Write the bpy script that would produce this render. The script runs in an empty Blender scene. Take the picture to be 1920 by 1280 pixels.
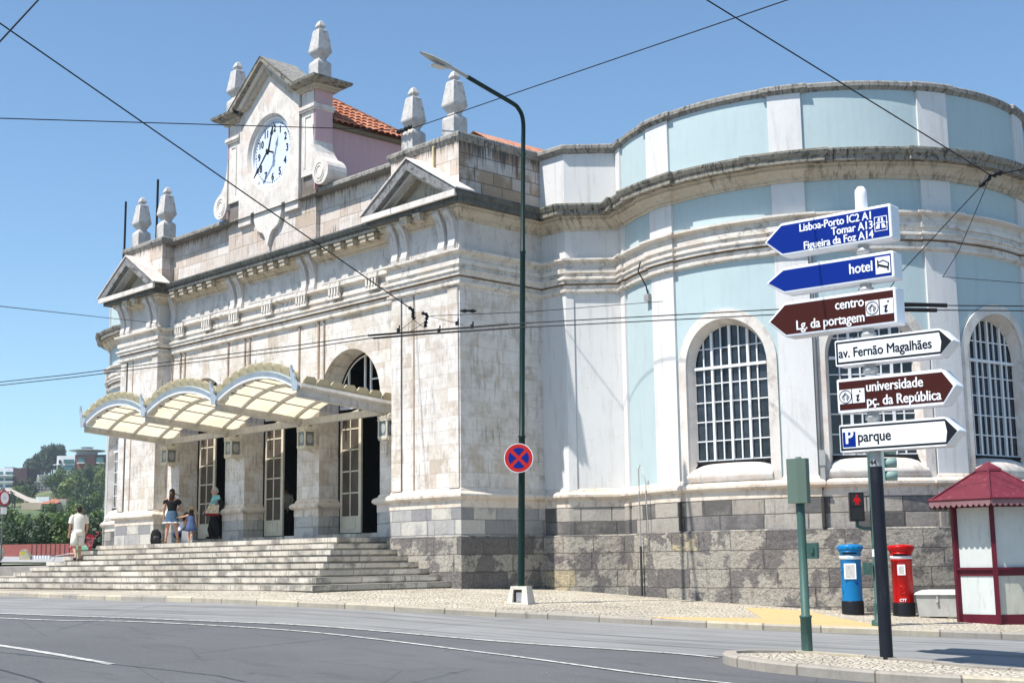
import bpy, bmesh, math, random
import numpy as np
from mathutils import Vector, Matrix
from mathutils.geometry import tessellate_polygon
random.seed(7)
PI=math.pi
C=bpy.context.scene.collection
R=math.radians
def lnk(o,parent=None):
    C.objects.link(o)
    if parent is not None: o.parent=parent
    return o
def tag(o,label=None,cat=None,group=None,kind=None):
    if label: o['label']=label
    if cat: o['category']=cat
    if group: o['group']=group
    if kind: o['kind']=kind
    return o
def empty(name,loc=(0,0,0),rz=0):
    o=bpy.data.objects.new(name,None); o.location=loc; o.rotation_euler=(0,0,rz); o.empty_display_size=.2
    return lnk(o)
def copy_tree(o,parent=None):
    c=o.copy(); C.objects.link(c)
    if parent is not None: c.parent=parent
    for ch in list(o.children): copy_tree(ch,c)
    return c
class MB:
    def __init__(s): s.v=[];s.f=[];s.uv=[];s.sm=[]
    def add(s,pts,faces,uvs=None,smooth=False):
        b=len(s.v); s.v+= [tuple(p) for p in pts]
        for i,f in enumerate(faces):
            s.f.append([b+k for k in f]); s.sm.append(smooth)
            if uvs is not None: s.uv.append([uvs[k] for k in f])
            else:
                P=[Vector(pts[k]) for k in f]; n=Vector((0,0,0))
                for a in range(1,len(P)-1): n+=(P[a]-P[0]).cross(P[a+1]-P[0])
                if abs(n.z)>max(abs(n.x),abs(n.y)): s.uv.append([(p.x,p.y) for p in P])
                elif abs(n.x)>abs(n.y): s.uv.append([(p.y+3.3,p.z) for p in P])
                else: s.uv.append([(p.x,p.z) for p in P])
        return s
    def box(s,x0,x1,y0,y1,z0,z1):
        x0,x1=sorted((x0,x1));y0,y1=sorted((y0,y1));z0,z1=sorted((z0,z1))
        p=[(x0,y0,z0),(x1,y0,z0),(x1,y1,z0),(x0,y1,z0),(x0,y0,z1),(x1,y0,z1),(x1,y1,z1),(x0,y1,z1)]
        return s.add(p,[(0,3,2,1),(4,5,6,7),(0,1,5,4),(1,2,6,5),(2,3,7,6),(3,0,4,7)])
    def obox(s,c,hx,hy,hz,rz=0,M=None):
        M=M or Matrix.Rotation(rz,3,'Z')
        c=Vector(c); p=[c+M@Vector((a*hx,b*hy,d*hz)) for d in(-1,1) for a,b in((-1,-1),(1,-1),(1,1),(-1,1))]
        return s.add(p,[(0,3,2,1),(4,5,6,7),(0,1,5,4),(1,2,6,5),(2,3,7,6),(3,0,4,7)])
    def prism(s,outline,y0,y1,holes=(),f=None,capback=True):
        # outline list of (x,z), extruded along y; f maps (x,y,z)->point
        f=f or (lambda x,y,z:(x,y,z))
        loops=[list(outline)]+[list(h) for h in holes]
        tris=tessellate_polygon([[Vector((a,b,0)) for a,b in L] for L in loops])
        flat=[p for L in loops for p in L]; n=len(flat)
        pts=[f(x,y0,z) for x,z in flat]+[f(x,y1,z) for x,z in flat]
        faces=[];
        for t in tris:
            a,b,c=[flat[i] for i in t]
            ar=(b[0]-a[0])*(c[1]-a[1])-(b[1]-a[1])*(c[0]-a[0])
            t=t if ar>0 else t[::-1]
            faces.append(tuple(t))
            if capback: faces.append(tuple(i+n for i in t[::-1]))
        o=0
        for li,L in enumerate(loops):
            m=len(L); A=sum(L[i][0]*L[(i+1)%m][1]-L[(i+1)%m][0]*L[i][1] for i in range(m))
            for i in range(m):
                a,b=o+i,o+(i+1)%m
                fc=(a,a+n,b+n,b) if (A>0)==(li==0) else (b,b+n,a+n,a)
                faces.append(fc)
            o+=m
        return s.add(pts,faces)
    def tube(s,path,rad,n=8,caps=True,smooth=True,flat=None):
        P=[Vector(p) for p in path]; m=len(P)
        if not hasattr(rad,'__len__'): rad=[rad]*m
        pts=[];
        prev=None
        L=0;uv=[]
        for i in range(m):
            t=(P[min(i+1,m-1)]-P[max(i-1,0)])
            if t.length<1e-9: t=Vector((0,0,1))
            t.normalize()
            if prev is None:
                a=Vector((0,0,1)) if abs(t.z)<.9 else Vector((1,0,0)); x=t.cross(a).normalized()
            else: x=(prev-t*prev.dot(t)).normalized()
            prev=x; y=t.cross(x)
            if i: L+=(P[i]-P[i-1]).length
            r=rad[i]; rx,ry=(r if hasattr(r,'__len__') else (r,r))
            for k in range(n):
                a=2*PI*k/n; pts.append(P[i]+x*math.cos(a)*rx+y*math.sin(a)*ry); uv.append((k/n*2*PI*rx,L))
        F=[(i*n+k,i*n+(k+1)%n,(i+1)*n+(k+1)%n,(i+1)*n+k) for i in range(m-1) for k in range(n)]
        s.add(pts,F,uv,smooth)
        if caps:
            s.add(pts[:n],[tuple(range(n))[::-1]]); s.add(pts[-n:],[tuple(range(n))])
        return s
    def lathe(s,prof,c=(0,0,0),n=24,smooth=True,ax='Z',a0=0,a1=2*PI):
        pts=[];uv=[]
        full=abs(a1-a0-2*PI)<1e-6; m=n if full else n+1
        for r,z in prof:
            for k in range(m):
                a=a0+(a1-a0)*k/n; x,y=r*math.cos(a),r*math.sin(a)
                q=(x,y,z) if ax=='Z' else (x,-z,y) if ax=='Y' else (z,x,y)
                pts.append((c[0]+q[0],c[1]+q[1],c[2]+q[2])); uv.append((a*max(r,.01),z))
        F=[(i*m+k,i*m+(k+1)%m,(i+1)*m+(k+1)%m,(i+1)*m+k) for i in range(len(prof)-1) for k in range(n)]
        return s.add(pts,F,uv,smooth)
    def sphere(s,c,r,n=10,sm=True):
        rx,ry,rz=(r if hasattr(r,'__len__') else (r,r,r))
        pts=[(c[0],c[1],c[2]-rz)]
        for i in range(1,n):
            ph=-PI/2+PI*i/n
            for k in range(n*2):
                a=PI*k/n; pts.append((c[0]+rx*math.cos(ph)*math.cos(a),c[1]+ry*math.cos(ph)*math.sin(a),c[2]+rz*math.sin(ph)))
        pts.append((c[0],c[1],c[2]+rz)); m=n*2;F=[]
        for k in range(m): F.append((0,1+(k+1)%m,1+k)); F.append((len(pts)-1,1+(n-2)*m+k,1+(n-2)*m+(k+1)%m))
        for i in range(n-2):
            for k in range(m): F.append((1+i*m+k,1+i*m+(k+1)%m,1+(i+1)*m+(k+1)%m,1+(i+1)*m+k))
        return s.add(pts,F,None,sm)
    def sweep(s,path,prof,closed=False,u0=0,smooth=False,lefthand=False):
        # path (x,y) points; outward normal = right of travel; prof (off,z)
        n=len(path); N=[]
        for i in range(n):
            def nn(a,b):
                d=Vector((b[0]-a[0],b[1]-a[1])); d.normalize(); return Vector((d.y,-d.x))
            if closed or 0<i<n-1:
                a=nn(path[i-1],path[i]); b=nn(path[i],path[(i+1)%n]); m=a+b
                if m.length<1e-6: m=a
                m.normalize(); k=1/max(.35,m.dot(a)); N.append(m*k)
            else: N.append(nn(path[0],path[1]) if i==0 else nn(path[-2],path[-1]))
        us=[u0]
        for i in range(1,n): us.append(us[-1]+math.dist(path[i-1],path[i]))
        pts=[];uv=[];vv=0
        vs=[]
        for j,(o,z) in enumerate(prof):
            vs.append(z if j==0 else vs[-1]+ (z-prof[j-1][1] if abs(z-prof[j-1][1])>.3 else math.dist(prof[j],prof[j-1])*(1 if z>=prof[j-1][1] else -1)))
        for i in range(n):
            for j,(o,z) in enumerate(prof):
                q=(z(us[i]) if callable(z) else z)
                pts.append((path[i][0]+N[i].x*o,path[i][1]+N[i].y*o,q)); uv.append((us[i],vs[j]))
        m=len(prof);F=[]
        for i in range(n-1+(1 if closed else 0)):
            a=i*m;b=((i+1)%n)*m
            for j in range(m-1): F.append((a+j,b+j,b+j+1,a+j+1))
        return s.add(pts,F,uv,smooth)
    def build(s,name,mat,parent=None):
        me=bpy.data.meshes.new(name); me.from_pydata(s.v,[],s.f)
        uvl=me.uv_layers.new(name='UVMap'); k=0
        data=[]
        for u in s.uv:
            for a in u: data+= [a[0],a[1]]
        uvl.data.foreach_set('uv',data)
        me.polygons.foreach_set('use_smooth',s.sm)
        me.materials.append(mat); me.update()
        o=bpy.data.objects.new(name,me); return lnk(o,parent)
# ------------------------------------------------------------ ground height field
GP=np.array([[0,0,0],[.05,2.94,-.1],[.71,3.05,-.11],[3.1,3.47,-.24],[4.46,3.09,-.32],[6.11,3.09,-.37],[7.47,3.46,-.47],[8.38,3.94,-.53],[9.26,3.34,-.61],[10.08,4.21,-.67],[12.1,3.84,-.7],[4.39,-2.13,-.32],[15.17,-4.94,-.86],[14.07,-5.38,-.76],[-.3,-4.41,0],[-18,-4.4,0],[-10,-4.4,0],[26.4,-23.3,-.93],[-26,-5,.1],[-10,0,0],[-18,0,0],[-8,-9,-.17],[-16,-9,-.12]])
def _U(r2): return np.where(r2>0,r2*np.log(r2+1e-12)*.5,0)
_X=GP[:,:2]
_K=_U(((_X[:,None]-_X[None])**2).sum(-1))+np.eye(len(_X))*3.0
_P=np.c_[np.ones(len(_X)),_X]
_W=np.linalg.solve(np.block([[_K,_P],[_P.T,np.zeros((3,3))]]),np.r_[GP[:,2],0,0,0])
def g(x,y):
    x=min(max(x,-34),32); y=min(max(y,-28),9)
    d=_U((_X[:,0]-x)**2+(_X[:,1]-y)**2)
    return float(_W[:-3]@d+_W[-3]+_W[-2]*x+_W[-1]*y)
# ------------------------------------------------------------ camera
CP=Vector((26.40645,-23.30371,0.68157))
cf=Vector((-0.71440773,0.68144483,0.15891677)); cr=Vector((0.68858335,0.72503214,-0.01346709)); cu=Vector((0.12439684,-0.09980645,0.98720013))
cam=bpy.data.cameras.new('camera'); co=bpy.data.objects.new('camera',cam); C.objects.link(co)
M=Matrix((cr,cu,-cf)).transposed().to_4x4(); M.translation=CP; co.matrix_world=M
cam.sensor_width=36; cam.lens=2547.77/1920*36; cam.clip_end=6000; cam.clip_start=.1
bpy.context.scene.camera=co
def at(px,py,D):   # the point seen at photo pixel (px,py), D metres down the camera axis
    return CP+(cf+cr*((px-960)/2547.77)-cu*((py-640)/2547.77))*D
def onz(px,py,z):
    d=cf+cr*((px-960)/2547.77)-cu*((py-640)/2547.77); return CP+d*((z-CP.z)/d.z)
def ony(px,py,y):
    d=cf+cr*((px-960)/2547.77)-cu*((py-640)/2547.77); return CP+d*((y-CP.y)/d.y)
# ------------------------------------------------------------ materials
class NT:
    def __init__(s,name):
        s.m=bpy.data.materials.new(name); s.m.use_nodes=True; s.t=s.m.node_tree; s.t.nodes.clear()
        s.out=s.t.nodes.new('ShaderNodeOutputMaterial')
    def n(s,ty,ins=None,**kw):
        nd=s.t.nodes.new('ShaderNode'+ty)
        for k,v in kw.items(): setattr(nd,k,v)
        for k,v in (ins or {}).items(): s.set(nd.inputs[k],v)
        return nd
    def set(s,sock,v):
        if isinstance(v,bpy.types.NodeSocket): s.t.links.new(v,sock)
        elif hasattr(v,'outputs'): s.t.links.new(v.outputs[0],sock)
        else:
            if hasattr(v,'__len__') and sock.type=='RGBA' and len(v)==3: v=(*v,1)
            sock.default_value=v
    def math(s,op,a,b=0.0,c=0.0,clamp=False):
        nd=s.n('Math',{0:a,1:b,2:c},operation=op,use_clamp=clamp); return nd.outputs[0]
    def mix(s,f,a,b,mode='MIX'):
        nd=s.t.nodes.new('ShaderNodeMix'); nd.data_type='RGBA'; nd.blend_type=mode
        s.set(nd.inputs[0],f); s.set(nd.inputs[6],a); s.set(nd.inputs[7],b); return nd.outputs[2]
    def ramp(s,f,stops,const=False):
        nd=s.n('ValToRGB'); cr_=nd.color_ramp; cr_.interpolation='CONSTANT' if const else 'LINEAR'
        while len(cr_.elements)>1: cr_.elements.remove(cr_.elements[-1])
        for i,(p,c) in enumerate(stops):
            e=cr_.elements[0] if i==0 else cr_.elements.new(p)
            e.position=p; e.color=(*c,1) if len(c)==3 else c
        s.set(nd.inputs[0],f); return nd.outputs[0]
    def mr(s,v,a,b,c=0.,d=1.):
        nd=s.n('MapRange',{0:v,1:a,2:b,3:c,4:d}); return nd.outputs[0]
    def noise(s,vec,scale,detail=4,rough=.55,dist=0):
        nd=s.n('TexNoise',{'Scale':scale,'Detail':detail,'Roughness':rough,'Distortion':dist}); 
        if vec is not None: s.set(nd.inputs['Vector'],vec)
        return nd.outputs[0]
    def uv(s): return s.n('TexCoord').outputs['UV']
    def obj(s): return s.n('TexCoord').outputs['Object']
    def scaled(s,vec,sc):
        nd=s.n('Mapping',{0:vec,3:sc}); return nd.outputs[0]
    def xyz(s,v):
        nd=s.n('SeparateXYZ',{0:v}); return nd.outputs
    def comb(s,x,y,z=0.): return s.n('CombineXYZ',{0:x,1:y,2:z}).outputs[0]
    def bump(s,h,st=.3,dist=.02):
        return s.n('Bump',{'Height':h,'Strength':st,'Distance':dist}).outputs[0]
    def bsdf(s,color,rough=.8,bump=None,metal=0.,**ins):
        p=s.n('BsdfPrincipled',{'Base Color':color,'Roughness':rough,'Metallic':metal})
        if bump is not None: s.set(p.inputs['Normal'],bump)
        for k,v in ins.items(): s.set(p.inputs[k.replace('_',' ')],v)
        s.t.links.new(p.outputs[0],s.out.inputs[0]); return p
def blocks(t,uv,w,h,mort=.012,seed=0.,vary=.5,wob=.0):
    if wob:
        nz=t.n('TexNoise',{'Vector':uv,'Scale':2.5,'Detail':2.}).outputs[1]
        uv=t.n('VectorMath',{0:uv,1:t.n('VectorMath',{0:nz,1:(wob,wob,0)},operation='MULTIPLY').outputs[0]},operation='ADD').outputs[0]
    x=t.xyz(uv); vv=t.math('DIVIDE',t.math('ADD',x[1],seed),h); row=t.math('FLOOR',vv)
    rn=t.n('TexWhiteNoise',{'W':row},noise_dimensions='1D').outputs[0]
    uu=t.math('ADD',t.math('MULTIPLY',t.math('DIVIDE',x[0],w),t.math('ADD',t.math('MULTIPLY',rn,vary),1-vary/2)),t.math('MULTIPLY',rn,17.3))
    col=t.math('FLOOR',uu)
    rc=t.n('TexWhiteNoise',{'Vector':t.comb(col,row)},noise_dimensions='2D').outputs[0]
    fu=t.math('FRACT',uu); fv=t.math('FRACT',vv)
    du=t.math('MULTIPLY',t.math('MINIMUM',fu,t.math('SUBTRACT',1.,fu)),w); dv=t.math('MULTIPLY',t.math('MINIMUM',fv,t.math('SUBTRACT',1.,fv)),h)
    d=t.math('MINIMUM',du,dv); m=t.mr(d,mort*.4,mort)     # 0 in joint, 1 in block
    return rc,m
def simple(name,col,rough=.6,metal=0.,var=.12,sc=3.,bump=.0,dirt=None,spec=.25):
    t=NT(name); o=t.obj(); n=t.noise(o,sc,5)
    c=t.mix(t.mr(n,.3,.7),tuple(x*(1-var) for x in col),tuple(min(1,x*(1+var)) for x in col))
    if dirt:
        n2=t.noise(t.scaled(o,(6,6,1.2)),1.5,6,.7); c=t.mix(t.mr(n2,.55,.75,0,.8),c,dirt)
    b=t.bump(t.noise(o,sc*12,3),bump,.01) if bump else None
    q=t.bsdf(c,rough,b,metal); q.inputs['Specular IOR Level'].default_value=spec; return t.m
MT={}
def stone_mat(name,ramp,w,h,mort=.012,mortcol=(.25,.2,.16),mortf=.5,bump=.35,patch=None,streak=0,seed=0.,wob=0.,grain=1.,rough=.85,blockdist=.02,vary=.5,warm=None,pit=0,blotch=0,drip=None):
    t=NT(name); uv=t.uv(); rc,m=blocks(t,uv,w,h,mort,seed,vary,wob)
    c=t.ramp(rc,ramp,True)
    n1=t.noise(uv,1.1,6,.65); n2=t.noise(uv,9,5,.6); n3=t.noise(uv,45,3,.6)
    if patch:
        col,lo,hi,am=patch; c=t.mix(t.mr(n1,lo,hi,0,am),c,col)
    if warm:
        n5=t.noise(uv,.55,5,.7,.6); c=t.mix(t.mr(n5,.5,.66,0,warm[1]),c,warm[0])
    c=t.mix(t.mr(n2,.3,.7,0,.35*grain),c,t.mix(1.,c,(.62,.6,.56),'MULTIPLY'))
    if blotch:
        n7=t.noise(uv,1.7,9,.72,.2); c=t.mix(t.mr(n7,.50,.64,0,blotch),c,(.40,.325,.255)); n8=t.noise(uv,5.5,8,.8,.6); c=t.mix(t.mr(n8,.60,.66,0,blotch*.8),c,(.25,.215,.19))
    if drip:
        xx=t.xyz(uv); nd_=t.noise(t.comb(t.math('MULTIPLY',xx[0],8.),t.math('MULTIPLY',xx[1],.5)),1.,6,.7); nd_=t.math('SUBTRACT',nd_,t.math('MULTIPLY',t.math('SUBTRACT',drip[0],xx[1]),.30/drip[1])); c=t.mix(t.mr(nd_,.36,.50,0,drip[2]),c,(.045,.04,.036))
    if pit:
        n6=t.noise(uv,14,8,.8,.8); c=t.mix(t.mr(n6,.50,.62,0,.65),c,(.07,.065,.06)); c=t.mix(t.mr(n6,.30,.42,.35,0),c,(.5,.47,.42))
    c=t.mix(t.mr(m,0,1,mortf,0.),c,mortcol)
    if streak:
        ns=t.noise(t.scaled(uv,(7,.7,1)),1.3,6,.75); nb=t.noise(uv,.8,3)
        f=t.math('MULTIPLY',t.mr(ns,.52,.66),t.mr(nb,.4,.6,0,streak)); c=t.mix(f,c,(.10,.085,.07))
    hgt=t.math('ADD',t.math('MULTIPLY',m,.6),t.math('MULTIPLY',t.math('ADD',n2,t.math('MULTIPLY',n3,.5)),.6*grain))
    t.bsdf(c,rough,t.bump(hgt,bump,blockdist)); MT[name]=t.m; return t.m
cr3=[(0,(.64,.585,.515)),(.22,(.70,.655,.60)),(.45,(.585,.51,.435)),(.58,(.72,.68,.63)),(.80,(.52,.445,.37)),(.90,(.66,.61,.545))]
stone_mat('ashlar',cr3,.8,.37,.012,(.32,.25,.19),.33,.3,((.75,.72,.69),.45,.55,.85),.7,grain=.9,warm=((.52,.44,.375),.4),wob=.012,blotch=.55)
stone_mat('ashlar_attic',[(0,(.60,.52,.45)),(.3,(.66,.58,.51)),(.55,(.56,.46,.38)),(.75,(.70,.64,.59)),(.9,(.50,.40,.31))],.9,.42,.014,(.2,.15,.12),.6,.35,((.72,.67,.64),.48,.66,.6),1.0,grain=.8,blotch=.5,drip=(11.9,.5,.75),warm=((.62,.47,.36),.3))
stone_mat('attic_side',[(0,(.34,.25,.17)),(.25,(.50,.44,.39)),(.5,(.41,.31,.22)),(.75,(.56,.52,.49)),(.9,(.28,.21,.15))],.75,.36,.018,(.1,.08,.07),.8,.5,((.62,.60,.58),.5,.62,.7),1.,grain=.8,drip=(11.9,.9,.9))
pl=[(0,(.15,.145,.14)),(.22,(.36,.33,.29)),(.38,(.2,.19,.185)),(.55,(.43,.40,.35)),(.72,(.28,.265,.25)),(.88,(.12,.115,.11)),(.95,(.52,.46,.33))]
stone_mat('plinth_rough',[(0,(.20,.185,.175)),(.14,(.46,.425,.365)),(.42,(.50,.465,.40)),(.64,(.22,.205,.195)),(.75,(.48,.435,.375)),(.955,(.56,.48,.32))],1.25,.44,.016,(.11,.10,.09),.55,1.0,((.17,.155,.155),.51,.545,.85),.5,seed=.0,wob=.07,grain=1.6,blockdist=.07,vary=1.1,pit=1)
stone_mat('plinth_dark',[(0,(.11,.105,.10)),(.28,(.34,.31,.27)),(.5,(.40,.37,.32)),(.64,(.13,.125,.125)),(.82,(.42,.39,.35))],.85,.37,.018,(.07,.065,.06),.8,.7,((.3,.28,.26),.5,.6,.5),.6,seed=.16,grain=1.2,blockdist=.03,wob=.03)
stone_mat('plinth_grey',[(0,(.40,.39,.38)),(.3,(.50,.49,.465)),(.5,(.33,.33,.33)),(.62,(.53,.505,.46)),(.8,(.27,.265,.27)),(.9,(.55,.52,.46))],.8,.38,.016,(.18,.17,.16),.7,.6,((.24,.24,.245),.52,.62,.6),.5,seed=.16,grain=1.1,blockdist=.03)
stone_mat('stair_stone',[(0,(.60,.55,.47)),(.3,(.53,.485,.41)),(.6,(.66,.61,.53)),(.8,(.46,.42,.355))],1.3,.17,.016,(.10,.09,.08),.75,.35,((.20,.185,.165),.49,.60,.85),1.1,seed=0,grain=.8)
stone_mat('kerb_stone',[(0,(.42,.37,.29)),(.3,(.36,.32,.27)),(.6,(.50,.44,.33)),(.8,(.33,.30,.26))],1.15,9.,.02,(.1,.08,.06),.8,.4,((.26,.24,.21),.5,.65,.6),.4,seed=4.5,grain=.9)
def trim_mat(name,col,stain,dark,damt,sc=(5,1.2,1),brown=.4,bump=.2,grime=0):
    t=NT(name); uv=t.uv(); o=t.obj()
    n=t.noise(o,1.6,6,.6); c=t.mix(t.mr(n,.35,.65),tuple(x*.9 for x in col),col)
    n2=t.noise(o,.9,5,.7,.5); c=t.mix(t.mr(n2,.5,.68,0,brown),c,stain)
    ns=t.noise(t.scaled(uv,(sc[0],sc[1],1)),1.6,7,.72)
    f=t.mr(ns,.50,.60,0,damt)
    nn=t.noise(o,.5,4,.6); f=t.math('MULTIPLY',f,t.mr(nn,.38,.55)); c=t.mix(f,c,dark)
    if grime:
        n4=t.noise(o,7,7,.75); c=t.mix(t.mr(n4,.50,.62,0,grime),c,(.05,.045,.035))
    t.bsdf(c,.85,t.bump(t.math('ADD',t.noise(o,14,5),t.math('MULTIPLY',t.noise(o,60,3),.4)),bump,.015)); MT[name]=t.m
trim_mat('trim',(.72,.67,.605),(.50,.39,.29),(.15,.12,.09),.6,(2.5,2,1),.6)
trim_mat('trim_torus',(.70,.62,.53),(.55,.40,.28),(.20,.15,.11),.5,(3,2,1),.6)
trim_mat('bed_mould',(.56,.49,.38),(.44,.35,.24),(.09,.07,.05),.6,grime=.15)
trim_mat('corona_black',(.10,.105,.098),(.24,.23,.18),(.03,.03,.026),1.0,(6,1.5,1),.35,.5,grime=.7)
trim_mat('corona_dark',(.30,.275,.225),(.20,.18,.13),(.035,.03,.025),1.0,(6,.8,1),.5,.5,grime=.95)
trim_mat('coping_mat',(.32,.305,.275),(.22,.205,.17),(.06,.055,.05),1.0,(8,1.5,1),.5,.45,grime=.75)
trim_mat('ped_rake',(.24,.24,.24),(.36,.34,.31),(.06,.055,.05),1.0,(2,3,1),.5,.5,grime=.6)
trim_mat('white_stone',(.72,.675,.62),(.57,.455,.385),(.30,.25,.21),.5,(1.5,.8,1),.85,.3,grime=.06)
trim_mat('frieze_mat',(.62,.59,.555),(.50,.43,.37),(.22,.20,.18),.5,(2,.8,1),.5)
trim_mat('obelisk_mat',(.56,.54,.515),(.44,.37,.33),(.13,.115,.10),.55,(1.5,.7,1),.5,.35,grime=.28)
def plaster(name,col,dirt,am,crack=True):
    t=NT(name); uv=t.uv(); n=t.noise(uv,.7,6,.6); c=t.mix(t.mr(n,.35,.65),tuple(x*.94 for x in col),col)
    ns=t.noise(t.scaled(uv,(5,.5,1)),1.2,6,.7); c=t.mix(t.mr(ns,.52,.72,0,am),c,dirt)
    n2=t.noise(uv,3.2,8,.8); c=t.mix(t.mr(n2,.66,.72,0,am*1.3),c,dirt)
    v=t.n('TexVoronoi',{'Vector':t.n('VectorMath',{0:uv,1:t.n('TexNoise',{'Vector':uv,'Scale':1.5,'Detail':5.}).outputs[1]},operation='ADD').outputs[0],'Scale':.9},feature='DISTANCE_TO_EDGE').outputs[0]
    cf_=t.mr(v,.0,.008,.5,0) ; c=t.mix(t.math('MULTIPLY',cf_,t.mr(n,.45,.55,0,.7)),c,dirt)
    t.bsdf(c,.9,t.bump(t.math('ADD',t.noise(uv,6,5,.6),t.math('MULTIPLY',t.noise(uv,50,3),.3)),.25,.015)); MT[name]=t.m
plaster('white_plaster',(.68,.675,.665),(.42,.37,.32),.5)
plaster('blue_plaster',(.455,.56,.575),(.34,.42,.44),.42)
plaster('pink_plaster',(.60,.40,.41),(.40,.29,.29),.45)
MT['white_metal']=simple('white_metal',(.74,.75,.76),.45,var=.05)
MT['cream_metal']=simple('cream_metal',(.60,.55,.44),.55,var=.1,sc=4,dirt=(.35,.28,.2))
MT['steel_paint']=simple('steel_paint',(.34,.40,.45),.5,var=.1,dirt=(.25,.26,.27))
MT['beam_paint']=simple('beam_paint',(.50,.475,.43),.6,var=.12,sc=4,dirt=(.2,.16,.12))
MT['canopy_tile']=simple('canopy_tile',(.46,.395,.25),.5,var=.08)
MT['black_paint']=simple('black_paint',(.012,.012,.014),.4)
MT['dark']=simple('dark',(.015,.015,.016),.9)
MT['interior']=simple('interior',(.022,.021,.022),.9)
MT['roof_dark']=simple('roof_dark',(.2,.19,.17),.9)
MT['gap']=simple('gap',(.05,.04,.035),.9)
MT['stain']=simple('stain',(.33,.25,.19),.9,var=.3)
t=NT('glass_dark'); o=t.obj(); t.bsdf(t.mix(t.mr(t.noise(o,.9,6,.7),.35,.7),(.006,.008,.012),(.05,.062,.08)),.08,t.bump(t.noise(o,1.5,2),.04,.02)); MT['glass']=t.m  # bluish noise in the colour imitates uneven reflections in the panes
MT['stain_dark']=simple('stain_dark',(.16,.10,.06),.9)
MT['door_glass']=simple('door_glass',(.075,.062,.05),.3,var=.5,sc=1.2,spec=.4)
t=NT('lantern_glass'); t.bsdf((.20,.21,.21),.25); MT['lantern_glass']=t.m
t=NT('canopy_panel'); o=t.obj(); c=t.mix(t.mr(t.noise(o,1.5,5,.6),.4,.7),(.84,.77,.60),(.72,.64,.47))
p=t.n('BsdfPrincipled',{'Base Color':c,'Roughness':.5}); tr=t.n('BsdfTranslucent',{0:c}); mx=t.n('MixShader',{0:.62,1:p.outputs[0],2:tr.outputs[0]}); t.t.links.new(mx.outputs[0],t.out.inputs[0]); MT['canopy_panel']=t.m
t=NT('clock_white'); t.bsdf(t.mix(t.noise(t.obj(),2,4),(.60,.67,.80),(.66,.72,.83)),.35); MT['clock_white']=t.m
# terracotta roof: rows of pan tiles from UV
t=NT('roof_tile'); uv=t.uv(); x=t.xyz(uv)
wv=t.math('ABSOLUTE',t.math('SINE',t.math('MULTIPLY',x[0],PI/.22))); rowf=t.math('FRACT',t.math('DIVIDE',x[1],.36))
rid=t.n('TexWhiteNoise',{'Vector':t.comb(t.math('FLOOR',t.math('DIVIDE',x[0],.22)),t.math('FLOOR',t.math('DIVIDE',x[1],.36)))},noise_dimensions='2D').outputs[0]
c=t.ramp(rid,[(0,(.50,.19,.10)),(.5,(.60,.26,.15)),(1,(.66,.34,.22))]); c=t.mix(t.mr(t.noise(uv,3,5,.7),.5,.7,0,.5),c,(.2,.11,.08))
h=t.math('ADD',wv,t.math('MULTIPLY',rowf,-.9)); c=t.mix(t.mr(wv,.0,.25,.6,0),c,(.16,.06,.04)); c=t.mix(t.mr(rowf,.86,.97,0,.75),c,(.12,.05,.035))
t.bsdf(c,.8,t.bump(h,1.,.08)); MT['roof_tile']=t.m

t=NT('tile_plain'); uv=t.uv(); rid=t.n('TexWhiteNoise',{'Vector':uv},noise_dimensions='2D').outputs[0]
c=t.ramp(rid,[(0,(.36,.12,.06)),(.5,(.46,.17,.09)),(1,(.54,.25,.15))]); o=t.obj(); c=t.mix(t.mr(t.noise(o,4,6,.75),.5,.66,0,.6),c,(.14,.075,.05)); t.bsdf(c,.85,t.bump(t.noise(o,30,4),.2,.01)); MT['tile_plain']=t.m
# ================================================================= the station
ST=empty('station_building'); tag(ST,'white stone railway station with clock gable, arched doors and rounded pale blue wings','station')
AX=-9.43
BCX,BCY,BR=5.303,8.71,5.6
PIL=[(-125.5,-121.2),(-104.7,-95.8),(-66.8,-58.7),(-30,-21.7),(6.2,14.4),(43,51)]
A1=75
def arcp(th,r): return (BCX+r*math.cos(R(th)),BCY+r*math.sin(R(th)))
def arc_path(jog,r=BR,step=2.0):
    out=[];th=-125.5
    brk=sorted(set([-125.5,A1]+[a for p in PIL for a in p]))
    for a,b in zip(brk[:-1],brk[1:]):
        rr=r+(jog if any(abs(a-p[0])<1e-6 for p in PIL) else 0)
        n=max(1,int(round((b-a)/step)))
        for i in range(n+1): out.append(arcp(a+(b-a)*i/n,rr))
    # drop duplicates
    q=[out[0]]
    for p in out[1:]:
        if math.dist(p,q[-1])>1e-4: q.append(p)
    return q
END=[(7.0,20.0)]
def bay_path(jog): return [(-.32,3.05),(.95,3.05)]+arc_path(jog)[0:]+END
MAINP=[(-18.45,3.05),(-18.45,0),(-15.8,0),(-15.8,.42),(-2.85,.42),(-2.85,0),(0,0),(0,3.05)]
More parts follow.
